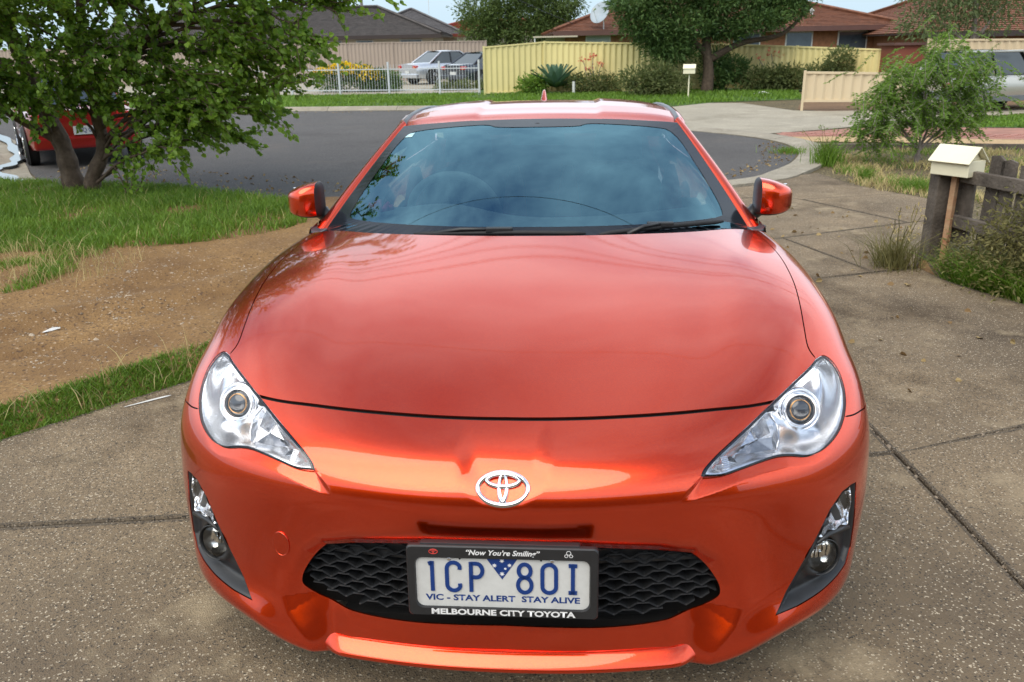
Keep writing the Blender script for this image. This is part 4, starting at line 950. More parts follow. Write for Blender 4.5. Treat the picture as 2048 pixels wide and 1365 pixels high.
# kerbs: swept concrete profile in separate lengths
def kerb(pts, parent, wid=.34, h=.06, seg=1.9):
    L = np.array(densify(cr_line(pts, 6), .12, False)); s_ = np.r_[0, np.cumsum(np.hypot(*np.diff(L, axis=0).T))]; n_ = max(1, int(s_[-1] / seg))
    for k in range(n_):
        tt = np.linspace(s_[-1] * k / n_ + .006, s_[-1] * (k + 1) / n_ - .006, 12); X = np.interp(tt, s_, L[:, 0]); Y = np.interp(tt, s_, L[:, 1])
        g = np.stack([np.gradient(X), np.gradient(Y)], 1); g /= np.linalg.norm(g, axis=1, keepdims=True); nn = np.stack([-g[:, 1], g[:, 0]], 1); V = []
        for i in range(12):
            for d, z in ((0, 0), (0, .012), (wid * .35, .012), (wid * .6, h * .8), (wid * .8, h), (wid, h), (wid, -.01)): V.append((X[i] + nn[i, 0] * d, Y[i] + nn[i, 1] * d, z))
        F = [(i * 7 + j, (i + 1) * 7 + j, (i + 1) * 7 + j + 1, i * 7 + j + 1) for i in range(11) for j in range(6)] + [(0, 1, 2, 3, 4, 5, 6), tuple(77 + j for j in range(6, -1, -1))]
        mesh('kerb_length', V, [f[::-1] for f in F], M_KERB, parent)
KB = empty('kerb'); prop(KB, kind='structure')
kerb([(2.25, 18.5), (3.28, 15.45), (3.95, 14.39), (4.27, 13.29), (4.18, 12.1), (3.72, 10.94), (3.17, 10.09), (2.70, 9.58), (1.4, 9.0)][::-1][:1] + [(1.4, 9.0), (2.70, 9.58), (3.17, 10.09), (3.72, 10.94), (4.18, 12.1), (4.27, 13.29), (3.95, 14.39), (3.28, 15.45)][1:], KB, -.42, .035)
kerb([(.5, 20.9), (-2.4, 22.3), (-7.9, 23.2), (-14, 24.6), (-22, 26.6), (-38, 31)], KB, -.36, .10)
kerb([(-1.75, 7.75), (-2.2, 8.35), (-3.05, 8.95), (-4.1, 9.5), (-5.25, 9.85)], KB, .22, .03)
kerb([(-5.25, 9.85), (-6.1, 10.75), (-7.1, 12.35), (-8.5, 14.5), (-10.2, 17), (-16, 21)], KB, .62, .05)
# water lying in the gutter at the left
wl_ = cr_line([(-6.0, 10.2), (-6.25, 10.5), (-6.98, 11.35), (-7.05, 11.8), (-7.35, 12.6), (-8.1, 13.9), (-9.5, 16.0), (-10.8, 17.8)], 5); A = np.array(wl_); g = np.gradient(A, axis=0); g /= np.linalg.norm(g, axis=1, keepdims=True); nn = np.stack([-g[:, 1], g[:, 0]], 1)
wd = .075 + .035 * np.sin(np.arange(len(A)) * 1.3)
M_WATER = pbr('gutter_water', (.10, .11, .12), .04, spec=.8, var=.1, scale=3, bump=.05, bscale=9)
Vw = [(*(p + n_ * (s_ * w_)), .058) for p, n_, w_ in zip(A, nn, wd) for s_ in (-1, 1)]
prop(mesh('gutter_water', Vw, [(2 * i, 2 * i + 2, 2 * i + 3, 2 * i + 1) for i in range(len(A) - 1)], M_WATER), kind='structure')
# verge of bare soil with tyre ruts, left of the driveway
gx, gy = np.meshgrid(np.linspace(-9, -.4, 260), np.linspace(1.0, 9.6, 260))
def dirt_z(x, y):
    a = R(47); s_ = (x + 2.3) * math.cos(a) + (y - 4.5) * math.sin(a); t = -(x + 2.3) * math.sin(a) + (y - 4.5) * math.cos(a)
    t = t + .10 * np.sin(s_ * .9)
    z = .012 + .02 * np.exp(-((t - .2) / .9) ** 2) * 0
    for c0, d, w_ in ((.05, .058, .12), (.62, .050, .15), (-.32, .030, .06), (.33, -.035, .09), (-.12, -.030, .05), (.9, -.022, .08)): z = z - d * np.exp(-((t - c0) / w_) ** 2) * (.6 + .4 * np.sin(s_ * 1.7 + c0 * 9))
    z = z + .011 * np.sin(s_ * 40 + 7 * t) * np.exp(-((t - .02) / .12) ** 2)
    return z + .062
z = dirt_z(gx, gy)
for k, (f_, a_) in enumerate(((1.1, .016), (3.3, .008), (9, .004), (23, .0022))):
    z = z + a_ * np.array([noise.noise(Vector((x * f_, y * f_, k * 7.1))) for x, y in zip(gx.ravel(), gy.ravel())]).reshape(gx.shape)
# keep it below the slabs and the road
edge = (gx + 2.08) * .743 - (gy - 3.02) * .669
z = z - .07 * smooth01((edge + .25) / .30) - .10 * smooth01((edge - .15) / .2)
nearroad = inside(np.stack([gx.ravel(), gy.ravel()], 1), rounded(ROAD, 2)).reshape(gx.shape)
z = np.where(nearroad, -.05, z); z = np.where((edge > .3), -.05, z)
n_ = 260; I = np.arange(n_ * n_).reshape(n_, n_)
vg = quick_mesh('verge_soil', np.stack([gx.ravel(), gy.ravel(), z.ravel()], 1), np.stack([I[:-1, :-1].ravel(), I[:-1, 1:].ravel(), I[1:, 1:].ravel(), I[1:, :-1].ravel()], 1), M_SOIL, smooth=True)
prop(vg, kind='structure')
VZ = z; 
def verge_h(x, y):
    i = np.clip((np.asarray(x) + 9) / 8.6 * 259, 0, 258.999); j = np.clip((np.asarray(y) - 1.0) / 8.6 * 259, 0, 258.999); i0 = i.astype(int); j0 = j.astype(int)
    return VZ[j0, i0]

# ================================================================== GRASS, SHRUBS, TREES
rng = np.random.default_rng(11)
def leaf_mat(name, c1, c2, trans=.35, rough=.5, scale=1.5):
    m = bpy.data.materials.new(name); m.use_nodes = True; n, l = m.node_tree.nodes, m.node_tree.links; n.clear()
    o = n.new('ShaderNodeOutputMaterial'); b = n.new('ShaderNodeBsdfPrincipled'); tr = n.new('ShaderNodeBsdfTranslucent'); mx = n.new('ShaderNodeMixShader')
    g = n.new('ShaderNodeNewGeometry'); rp = n.new('ShaderNodeValToRGB'); rp.color_ramp.elements[0].color = (*c1, 1); rp.color_ramp.elements[1].color = (*c2, 1)
    t = n.new('ShaderNodeTexCoord'); nz = n.new('ShaderNodeTexNoise'); nz.inputs['Scale'].default_value = scale; nz.inputs['Detail'].default_value = 2; l.new(t.outputs['Object'], nz.inputs['Vector'])
    ad = n.new('ShaderNodeMath'); ad.operation = 'ADD'; sb = n.new('ShaderNodeMath'); sb.operation = 'MULTIPLY'; sb.inputs[1].default_value = .5
    l.new(g.outputs['Random Per Island'], ad.inputs[0]); l.new(nz.outputs['Fac'], ad.inputs[1]); l.new(ad.outputs[0], sb.inputs[0]); l.new(sb.outputs[0], rp.inputs[0])
    rp.color_ramp.elements[0].position = .2; rp.color_ramp.elements[1].position = .8
    l.new(rp.outputs[0], b.inputs['Base Color']); b.inputs['Roughness'].default_value = rough; b.inputs['Specular IOR Level'].default_value = .35
    hs = n.new('ShaderNodeHueSaturation'); hs.inputs['Value'].default_value = 1.5; hs.inputs['Hue'].default_value = .48; l.new(rp.outputs[0], hs.inputs['Color']); l.new(hs.outputs[0], tr.inputs['Color'])
    mx.inputs[0].default_value = trans; l.new(b.outputs[0], mx.inputs[1]); l.new(tr.outputs[0], mx.inputs[2]); l.new(mx.outputs[0], o.inputs[0])
    return m
M_BARK = pbr('bark', (.055, .036, .024), .9, col2=(.135, .095, .066), scale=14, bump=.9, bscale=38)
M_BARKG = pbr('grey_bark', (.16, .13, .115), .9, col2=(.30, .26, .23), scale=14, bump=.7, bscale=38)
M_GRASS = leaf_mat('grass_blades', (.060, .135, .012), (.170, .290, .032), .3, .55, 1.1)
M_GRASSD = leaf_mat('straw_blades', (.34, .27, .11), (.50, .42, .20), .2, .7, 2)
def blades(name, P, hgt, wid, mat, lean=.45, kind='stuff', parent=None, wind=(.0, 0)):
    """bent three-segment blades; P (n,3)"""
    n = len(P); a = rng.uniform(0, 2 * np.pi, n); h = hgt * rng.uniform(.55, 1.25, n); w = wid * rng.uniform(.7, 1.3, n); le = lean * rng.uniform(.2, 1.6, n) * h
    side = np.stack([np.cos(a), np.sin(a), 0 * a], 1); b = rng.uniform(0, 2 * np.pi, n); fw = np.stack([np.cos(b) * le + wind[0] * h, np.sin(b) * le + wind[1] * h, 0 * a], 1); up = np.stack([0 * a, 0 * a, h], 1)
    V = np.stack([P - side * w[:, None] / 2, P + side * w[:, None] / 2, P + up * .55 + fw * .35 - side * w[:, None] * .4, P + up * .55 + fw * .35 + side * w[:, None] * .4, P + up * .92 + fw], 1).reshape(-1, 3)
    i = np.arange(n)[:, None] * 5; T = np.concatenate([i + [0, 1, 3], i + [0, 3, 2], i + [2, 3, 4]], 0)
    o = quick_mesh(name, V, T, mat, parent, True)
    if kind: o['kind'] = kind
    return o
def scatter(poly, n, fn=None):
    poly = np.array(poly); lo, hi = poly.min(0), poly.max(0); o = np.zeros((0, 2))
    while len(o) < n:
        q = rng.uniform(lo, hi, (n * 2, 2)); q = q[inside(q, poly)]
        if fn is not None: q = q[rng.random(len(q)) < fn(q)]
        o = np.concatenate([o, q])
    return o[:n]
def nfield(q, f, off=0.0): return np.array([noise.noise(Vector((x * f, y * f, off))) for x, y in q])
def on_verge(q): return np.stack([q[:, 0], q[:, 1], verge_h(q[:, 0], q[:, 1]) - .004], 1)
# lush verge under the tree
LUSH = [(-1.78, 7.15), (-2.05, 6.72), (-2.5, 6.42), (-2.9, 6.25), (-3.35, 6.25), (-4.3, 6.6), (-5.2, 7.0), (-7.6, 7.4), (-7.8, 9.4), (-6.2, 10.2), (-5.3, 9.8), (-4.1, 9.45), (-3.05, 8.9), (-2.2, 8.3), (-1.85, 7.7)]
q = scatter(LUSH, 46000, lambda p: np.clip(.65 + .9 * nfield(p, 1.6), .08, 1))
g1 = blades('verge_grass', on_verge(q), .085, .0080, M_GRASS, .6); prop(g1, 'lush green grass on the verge under the leafy street tree', 'grass')
q = scatter([(-4.2, 6.75), (-3.2, 6.35), (-2.72, 5.75), (-2.62, 5.35), (-2.85, 5.1), (-3.3, 5.0), (-4.2, 5.5), (-5, 6.4)], 7000, lambda p: np.clip(.10 + 1.9 * nfield(p, 2.3, 4), 0.0, 1))
prop(blades('patchy_grass', on_verge(q), .055, .006, M_GRASS, .8), 'thin patchy grass on the bare soil of the verge', 'grass')
# strip along the driveway edge
STRIP = [(-2.6, 2.43), (-2.08, 2.98), (-1.54, 3.58), (-1.15, 4.03), (-1.26, 4.26), (-1.62, 3.92), (-1.84, 3.66), (-2.02, 3.42), (-2.24, 3.20), (-2.85, 2.65)]
q = scatter(STRIP, 15000, lambda p: np.clip(.75 + .8 * nfield(p, 4, 2), .1, 1))
prop(blades('edge_grass', on_verge(q) + [0, 0, -.006], .044, .0050, M_GRASS, .75), 'bright green grass strip along the edge of the concrete driveway', 'grass')
dq = np.concatenate([scatter(LUSH, 700), scatter(STRIP, 160), scatter([(-4.2, 6.5), (-2.6, 5.9), (-2.7, 5.1), (-3.6, 5.1)], 500)])
prop(blades('dry_stalks', on_verge(dq) + [0, 0, .01], .13, .004, M_GRASSD, .8), 'pale dry grass stalks scattered through the green verge', 'grass')
# far lawns
q = scatter([(-16, 25.2), (-7.9, 23.55), (-2.4, 22.7), (.7, 21.5), (4.0, 21.7), (5.6, 23.2), (8.4, 23.7), (9.2, 27.3), (9.2, 29.4), (5, 29.2), (-.8, 30), (-16, 32)], 30000, lambda p: np.clip(.6 + nfield(p, .5, 8), .1, 1))
prop(blades('far_lawn_grass', np.concatenate([q, np.full((len(q), 1), .004)], 1), .10, .030, M_GRASS, .6), 'mown green lawn in front of the fences across the court', 'grass')
q = scatter([(7.5, 15.3), (9.0, 14.7), (14, 14), (16, 16.4), (10.7, 17.3), (8.3, 16.3)], 9000)
prop(blades('side_lawn_grass', np.concatenate([q, np.full((len(q), 1), .01)], 1), .06, .022, M_GRASS, .6), 'short green lawn between the brick paving and the silver off-roader', 'grass')
# pebbles on the soil verge and driveway joints
def pebbles(name, P, size, mat):
    n = len(P); oct_ = np.array([(1, 0, 0), (0, 1, 0), (-1, 0, 0), (0, -1, 0), (0, 0, .8), (0, 0, -.6)]); ft = np.array([(0, 1, 4), (1, 2, 4), (2, 3, 4), (3, 0, 4), (1, 0, 5), (2, 1, 5), (3, 2, 5), (0, 3, 5)])
    s_ = (size * rng.lognormal(0, .45, n))[:, None, None] * rng.uniform(.7, 1.3, (n, 1, 3)); a = rng.uniform(0, 6.28, n); c, s2 = np.cos(a), np.sin(a)
    V = oct_[None] * s_; V = np.stack([V[..., 0] * c[:, None] - V[..., 1] * s2[:, None], V[..., 0] * s2[:, None] + V[..., 1] * c[:, None], V[..., 2]], -1) + P[:, None, :]
    T = (ft[None] + np.arange(n)[:, None, None] * 6).reshape(-1, 3); o = quick_mesh(name, V.reshape(-1, 3), T, mat, None, False); o['kind'] = 'stuff'; return o
M_PEB = leaf_mat('pebble_stone', (.14, .10, .065), (.46, .38, .29), 0, .8, 3)
q = scatter([(-2.3, 3.4), (-1.66, 4.05), (-1.3, 4.6), (-1.9, 6.4), (-3.2, 6.0), (-3.6, 4.6), (-3.2, 3.5), (-2.9, 2.8)], 2600, lambda p: np.clip(.35 + 1.2 * nfield(p, 2.2, 3), .02, 1))
pb = pebbles('verge_pebbles', on_verge(q) + [0, 0, .002], .0045, M_PEB); prop(pb, 'small pale pebbles strewn over the bare soil verge', 'pebbles')
jq = [np.array([1.42, 2.755]) + t * np.array(d) + rng.normal(0, .004, 2) for d in ((.63, .21), (-2.5, -.355), (0, -1.3), (0, .3)) for t in rng.random(38)]
jq = np.array([(*p, .016) for p in jq]); prop(pebbles('joint_pebbles', jq, .0042, M_PEB), 'tiny pebbles caught in the joints of the concrete driveway', 'pebbles')

LEAF6 = np.array([(0, 0, 0), (.42, .28, .10), (.36, .66, .08), (0, 1.0, -.10), (-.36, .66, .08), (-.42, .28, .10)]); LEAF6_T = np.array([(0, 1, 2), (0, 2, 3), (0, 3, 4), (0, 4, 5)])
NEEDLE = np.array([(-.12, 0, 0), (.12, 0, 0), (0, 1, 0)]); NEEDLE_T = np.array([(0, 1, 2)])
LANCE = np.array([(0, 0, 0), (.16, .45, .03), (0, 1, -.12), (-.16, .45, .03)]); LANCE_T = np.array([(0, 1, 2), (0, 2, 3)])
def leaves(name, P, D, size, mat, parent, shape=LEAF6, tris=LEAF6_T, spread=.8):
    """leaf shapes at P pointing along D (n,3) with random roll"""
    n = len(P); d = D + rng.normal(0, spread, (n, 3)); d /= np.maximum(np.linalg.norm(d, axis=1, keepdims=True), 1e-6)
    r = rng.normal(0, 1, (n, 3)); r[:, 2] += .9; x = np.cross(d, r); x /= np.maximum(np.linalg.norm(x, axis=1, keepdims=True), 1e-6); z = np.cross(x, d)
    s_ = size * rng.uniform(.65, 1.3, n)
    V = (shape[None, :, 0, None] * x[:, None] + shape[None, :, 1, None] * d[:, None] + shape[None, :, 2, None] * z[:, None]) * s_[:, None, None] + P[:, None]
    k = len(shape); T = (tris[None] + np.arange(n)[:, None, None] * k).reshape(-1, 3)
    return quick_mesh(name, V.reshape(-1, 3), T, mat, parent, False)
def curve3(a, b, sag, n=8, wob=.05):
    a, b = np.array(a, float), np.array(b, float); t = np.linspace(0, 1, n)[:, None]; c = a + (b - a) * t
    c[:, 2] += sag * 4 * t[:, 0] * (1 - t[:, 0]); L = np.linalg.norm(b - a); c[1:-1] += rng.normal(0, wob * L / n * 2, (n - 2, 3)); return c
# ---- the street tree at the left
TREE = empty('street_tree', (-4.72, 9.2, .03)); prop(TREE, 'leafy green street tree with forked rough trunk growing on the grass verge', 'tree')
T0 = np.array([-4.72, 9.2, .03])
def loc_(P): return np.asarray(P) - T0
stem1 = [(-4.80, 9.22, -.02), (-4.82, 9.22, .25), (-4.86, 9.22, .6), (-4.98, 9.2, 1.05), (-5.1, 9.15, 1.6), (-5.2, 9.1, 2.3), (-5.1, 9.0, 3.1), (-5.0, 8.9, 4.0)]
stem2 = [(-4.60, 9.16, -.02), (-4.55, 9.14, .22), (-4.36, 9.1, .55), (-4.32, 9.0, .95), (-4.28, 8.9, 1.5), (-4.1, 8.7, 2.2), (-3.8, 8.4, 3.0)]
stem3 = [(-4.98, 9.2, 1.05), (-5.35, 9.1, 1.5), (-5.9, 9.0, 2.2), (-6.5, 8.9, 3.0)]
stem4 = [(-4.34, 9.05, .8), (-4.0, 8.8, 1.25), (-3.5, 8.55, 1.62), (-2.9, 8.35, 1.9), (-2.3, 8.2, 2.15)]
stem5 = [(-4.86, 9.22, .6), (-5.25, 9.0, .95), (-5.6, 8.8, 1.45), (-6.2, 8.5, 1.9)]
def bark_tube(c, rad, n=26):
    """tube with vertical ridges and knots"""
    m_ = MB().tube(c, rad, n, cap=False); V = np.array(m_.v); C = np.repeat(np.array(c), n, 0); d = V - C; r = np.linalg.norm(d, axis=1, keepdims=True); k = np.tile(np.arange(n), len(c))
    rid = np.array([noise.noise(Vector((kk * .9, p[2] * 1.1, p[0] * .3))) + .6 * noise.noise(Vector((kk * 2.1, p[2] * 3.5, 4))) for kk, p in zip(k, C)])
    m_.v = [tuple(p) for p in C + d * (1 + .16 * rid[:, None])]; return m_
for st, r0, r1 in ((stem1, .108, .042), (stem2, .082, .028), (stem3, .055, .025), (stem4, .055, .02), (stem5, .045, .015)):
    c = cr_line(loc_(st), 12); bark_tube(c, list(np.linspace(r0, r1, len(c)) * (1 + .07 * np.sin(np.arange(len(c)) * .8)) + (np.exp(-np.arange(len(c)) / 6) * .05 if r0 > .08 else 0))).build('trunk' if r0 > .08 else 'limb', M_BARK, TREE, smooth=True)
ends = []
stems = [np.array(cr_line(s_, 6)) for s_ in (stem1, stem2, stem3, stem4, stem5)]
# crown targets (x, y, z): low skirt to the right, mass above the trunk, the high crown over the picture's edge
tg = [(-2.75, 8.3, .92), (-3.05, 8.6, .78), (-2.55, 8.4, 1.05), (-2.75, 8.2, 1.2), (-2.45, 8.2, 1.42), (-2.2, 8.1, 1.55), (-1.9, 8.1, 1.72), (-1.75, 8.2, 1.93), (-1.62, 8.3, 2.12), (-1.5, 8.1, 2.35),
      (-3.2, 8.3, .62), (-3.35, 8.4, .95), (-3.6, 8.5, 1.2), (-3.0, 8.5, 1.45), (-3.3, 8.2, 1.7), (-3.9, 8.5, 1.45), (-4.6, 8.6, 1.25), (-4.5, 8.7, 1.0), (-5.1, 8.7, 1.05), (-4.1, 8.7, 1.0), (-5.6, 8.6, 1.0), (-4.8, 8.5, 1.1), (-5.0, 8.5, 1.3), (-5.4, 8.5, 1.15), (-4.2, 8.6, 1.15), (-4.2, 8.5, 1.7), (-3.7, 8.0, 2.0), (-2.9, 8.0, 1.9),
      (-4.6, 8.5, 1.55), (-4.9, 8.4, 1.75), (-5.3, 8.4, 1.5), (-5.8, 8.4, 1.45), (-6.2, 8.5, 1.2), (-5.6, 8.2, 1.85), (-6.0, 8.3, 2.1), (-4.5, 8.2, 2.1), (-5.0, 8.1, 2.2), (-3.2, 7.9, 2.3), (-2.3, 8.0, 1.9), (-2.6, 7.9, 2.2),
      (-2.2, 8.3, 1.2), (-2.35, 8.5, 1.35), (-1.85, 8.0, 1.62), (-1.55, 8.1, 1.82), (-1.35, 8.1, 2.05), (-1.25, 8.2, 2.2), (-2.0, 8.3, 1.35), (-2.5, 8.6, .98), (-2.9, 8.8, .66), (-2.35, 8.6, 1.12), (-3.6, 8.3, 1.5), (-4.0, 8.2, 1.3), (-4.4, 8.2, 1.45), (-4.0, 8.1, 1.8), (-5.2, 8.2, 1.3), (-5.5, 8.3, 1.6), (-4.8, 8.2, 1.9), (-5.9, 8.3, 1.75), (-2.9, 8.3, 1.1), (-3.1, 8.2, 1.3), (-3.4, 8.5, 1.05), (-2.1, 8.0, 2.1), (-1.9, 8.0, 2.3)]
hi = rng.normal(0, 1, (150, 3)); hi /= np.linalg.norm(hi, axis=1, keepdims=True); hi = hi * (rng.random((150, 1)) ** .4) * [2.9, 2.4, 1.7] + [-4.5, 8.6, 3.5]; hi = hi[hi[:, 2] > 1.9]
tg = np.concatenate([np.array(tg), hi]); twP = []; twD = []; br = []
allst = np.concatenate(stems)
for tgt in tg:
    cand = allst[allst[:, 2] < tgt[2] + .1]; k = np.argmin(np.linalg.norm(cand - tgt, axis=1) + .9 * np.abs(cand[:, 2] - tgt[2] + .5)); a = cand[k]
    c = curve3(a, tgt, .12, 9); br.append((c, .022))
    m = int(11 + 5 * np.linalg.norm(tgt - a))
    for j in range(m):
        t = rng.uniform(.45 if tgt[2] < 1.7 else .3, 1.02); p = np.array([np.interp(t, np.linspace(0, 1, 9), c[:, q_]) for q_ in range(3)]); d = (tgt - a) / np.linalg.norm(tgt - a) * .5 + rng.normal(0, .55, 3) + [.45, 0, -.15]; d /= np.linalg.norm(d); L = rng.uniform(.22, .55)
        e = p + d * L; tw = curve3(p, e, .03, 5, .08); br.append((tw, .006))
        nl = int(L / .0150); tt = rng.random(nl)
        twP.append(p + (e - p) * tt[:, None] + rng.normal(0, .018, (nl, 3)) + [0, 0, .03] * (4 * tt * (1 - tt))[:, None]); twD.append(np.tile(d * .6 + [.45, 0, -.45], (nl, 1)))
bw = MB()
for c, r in br: bw.tube(loc_(c), list(np.linspace(r, r * .35, len(c))), 4, cap=False)
bw.build('branches', M_BARK, TREE, smooth=True)['kind'] = 'stuff'
M_LEAF = leaf_mat('mulberry_leaf', (.065, .150, .014), (.215, .350, .045), .5, .42, .9)
lv = leaves('crown', loc_(np.concatenate(twP)), np.concatenate(twD), .054, M_LEAF, TREE, spread=.45); lv['kind'] = 'stuff'
print('tree leaves', len(lv.data.polygons) // 4)
# thin sapling shoot beside the trunk
SAP = empty('sapling', (-3.98, 8.7, .04)); prop(SAP, 'thin leafy sapling shoot in the grass beside the forked tree trunk', 'sapling')
sp0 = [curve3((0, 0, -.03), (.10 * k - .12, .03 * k, .55 - .1 * abs(k - 1)), 0, 7, .1) for k in range(4)]
bs = MB(); [bs.tube(c, list(np.linspace(.008, .003, 7)), 5) for c in sp0]; bs.build('stem', M_BARK, SAP)
P_ = np.concatenate([c[rng.integers(1, 7, 34)] + rng.normal(0, .035, (34, 3)) for c in sp0]); leaves('foliage', P_, np.tile([.3, 0, .1], (len(P_), 1)), .062, M_LEAF, SAP)['kind'] = 'stuff'

# ---- blob-free foliage: tufts spread through a crown volume
def crown_pts(n, centres, radii, shell=.55):
    C = np.array(centres); Rr = np.array(radii); k = rng.integers(0, len(C), n); v = rng.normal(0, 1, (n, 3)); v /= np.linalg.norm(v, axis=1, keepdims=True)
    r = (shell + (1 - shell) * rng.random(n))[:, None]; return C[k] + v * r * Rr[k], v
def tufted(name, label, cat, base_pt, centres, radii, n, size, mat, trunk, shape=LANCE, tris=LANCE_T, group=None, spread=.5, per=7, tuft=.18, bark=M_BARK, droop=0.0):
    o = empty(name, base_pt); prop(o, label, cat, group); b0 = np.array(base_pt)
    P, v = crown_pts(n, centres, radii); P = P.repeat(per, 0) + rng.normal(0, tuft, (n * per, 3)); D = v.repeat(per, 0) + rng.normal(0, .3, (n * per, 3)) + [0, 0, -droop]
    leaves('crown' if trunk else 'foliage', P - b0, D, size, mat, o, shape, tris, spread)['kind'] = 'stuff'
    if trunk:
        for i, (pts, r0, r1) in enumerate(trunk):
            c = cr_line(np.array(pts) - b0, 5); MB().tube(c, list(np.linspace(r0, r1, len(c))), 8).build('trunk' if i == 0 else 'limb', bark, o, smooth=True)
    else:
        sm = MB()
        for c_ in np.array(centres)[:6]: sm.tube(curve3((0, 0, -.02), c_ - b0, .05, 6), list(np.linspace(.014, .005, 6)), 5)
        sm.build('stems', bark, o)['kind'] = 'stuff'
    return o
M_PINE = leaf_mat('cypress_foliage', (.034, .080, .022), (.110, .185, .046), .28, .6, .8)
M_GUM = leaf_mat('gum_foliage', (.060, .095, .032), (.150, .200, .075), .35, .5, .7)
M_GUMD = leaf_mat('dense_tree_foliage', (.050, .090, .022), (.135, .195, .05), .3, .5, .5)
M_FEATH = leaf_mat('feathery_foliage', (.075, .160, .018), (.190, .320, .050), .4, .5, 1.6)
M_SHRUB = leaf_mat('shrub_foliage', (.060, .090, .026), (.165, .190, .065), .3, .6, 2)
M_OLIVE = leaf_mat('olive_weed_foliage', (.085, .090, .026), (.25, .225, .085), .3, .6, 3)
M_YEL = leaf_mat('yellow_flowers', (.55, .38, .01), (.78, .60, .02), .3, .6, 3)
M_CORAL = leaf_mat('coral_flowers', (.50, .14, .08), (.66, .26, .14), .3, .6, 3)
M_AGAVE = pbr('agave_leaf', (.10, .185, .125), .45, col2=(.155, .255, .165), scale=4)
pc0 = np.array([6.55, 28.2, 0.0])
cy = [(6.5 + dx_, 28 + .2 * math.sin(3 * dx_), z_) for dx_, z_ in ((-2.2, 2.15), (-1.5, 1.75), (-.7, 2.1), (.5, 1.95), (1.5, 2.2), (2.4, 2.55), (-2.5, 2.75), (-1.4, 2.6), (0, 2.65), (1.2, 2.9), (2.6, 3.1), (-2.0, 3.3), (-.6, 3.2), (.7, 3.45), (1.9, 3.6), (-1.3, 3.9), (.2, 4.1), (1.1, 4.4), (-.4, 4.7), (-1.2, 1.35))]
tufted('cypress_tree', 'dark green cypress with wide flat crown in front of the yellow fence', 'tree', tuple(pc0), cy, [(.80, .75, .27)] * 20, 5200, .13, M_PINE, [([pc0, pc0 + [.02, 0, .7], pc0 + [-.1, 0, 1.6], pc0 + [0, .1, 3.4]], .21, .10), ([pc0 + [0, 0, 1.0], pc0 + [1.0, 0, 1.5], pc0 + [2.3, 0, 1.75], pc0 + [3.1, 0, 2.5]], .12, .04), ([pc0 + [0, 0, 1.1], pc0 + [-.7, -.1, 1.7], pc0 + [-2, 0, 2.4]], .12, .04)], NEEDLE * [1.6, 1, 1], NEEDLE_T, per=10, tuft=.14, bark=M_BARK, spread=.35)
t0 = np.array([-.1, 52, 0.]); tufted('dense_tree', 'big bushy green tree rising behind the grey fence between the roofs', 'tree', tuple(t0), [(-.6, 52, 3.0), (1.2, 52, 3.3), (2.6, 52.3, 3.5), (.2, 52.2, 4.3), (-1.4, 52, 2.6), (3.0, 52, 2.6), (1.8, 52.3, 4.7), (-.2, 51.7, 2.0), (1.6, 51.7, 2.2), (-1.5, 52, 3.7), (3.4, 52, 4.2)], [(1.3, 1.2, .95)] * 11, 4200, .22, M_GUMD, [([t0, t0 + [.2, 0, 1.5], t0 + [.5, 0, 3.5]], .3, .1), ([t0 + [.1, 0, 1.2], t0 + [1.6, 0, 3.2]], .14, .05)], per=6, tuft=.25)
t0 = np.array([14.0, 26, 0.]); tufted('gum_tree', 'thin grey-green gum tree standing in front of the far brown roof', 'tree', tuple(t0), [(12.4, 26, 1.95), (13.2, 26, 2.3), (14.2, 26, 2.0), (13.6, 26, 2.9), (14.6, 26, 2.6), (12.6, 26, 2.75), (14.4, 26.1, 3.3), (13.0, 26.2, 3.5)], [(.75, .8, .42)] * 8, 800, .15, M_GUM, [([t0, t0 + [-.1, 0, 1.0], t0 + [-.2, 0, 2.6]], .16, .05), ([t0 + [-.1, 0, 1.2], t0 + [-1.2, 0, 2.0]], .07, .03), ([t0 + [-.1, 0, 1.4], t0 + [.6, 0, 2.4]], .06, .02)], per=7, tuft=.22, bark=M_BARKG, droop=.5)
# small feathery tree right of the road
t0 = np.array([5.12, 10.5, 0.]); FT = [t0 + v for v in ([-.55, -.1, .55], [-.3, .1, .85], [0, 0, 1.15], [.25, .1, 1.35], [.45, 0, 1.0], [.65, 0, .75], [-.65, 0, .8], [-.15, -.1, .6], [.3, -.1, .6], [.7, .1, 1.15], [-.4, 0, 1.05], [.55, 0, .5], [.1, .1, .9], [-.7, 0, .38])]
fe = empty('feathery_tree', tuple(t0)); prop(fe, 'small feathery green tree with thin grey stems on the dry verge', 'tree')
FP = []; FD = []; st_ = MB()
for c_ in FT:
    for _ in range(44):
        p = t0 + (c_ - t0) * [.88, 1, 1] + rng.normal(0, [.13, .14, .11]); d = rng.normal(0, 1, 3); d[2] = -.35 - abs(d[2]) * .3; d /= np.linalg.norm(d); L = rng.uniform(.22, .36); m = 34; tt = np.linspace(.1, 1, m)
        r_ = p + d * L * tt[:, None] + np.array([0, 0, .07]) * (1 - tt[:, None] ** 2); sd = np.cross(d, [0, 0, 1]); sd /= np.linalg.norm(sd) + 1e-6
        sg = np.where(np.arange(m) % 2 == 0, 1, -1)[:, None]; FP.append(r_); FD.append(sd * sg + d * .45)
        st_.tube(r_[::8] - t0, .0022, 4, cap=False)
leaves('crown', np.concatenate(FP) - t0, np.concatenate(FD), .050, M_FEATH, fe, LANCE * [1.1, 1, 1], LANCE_T, spread=.22)['kind'] = 'stuff'
for c_ in FT: st_.tube(curve3((0, 0, .38 if c_[2] > .6 else .2), c_ - t0, .03, 6), list(np.linspace(.010, .004, 6)), 5, cap=False)
st_.build('twigs', M_BARKG, fe)['kind'] = 'stuff'
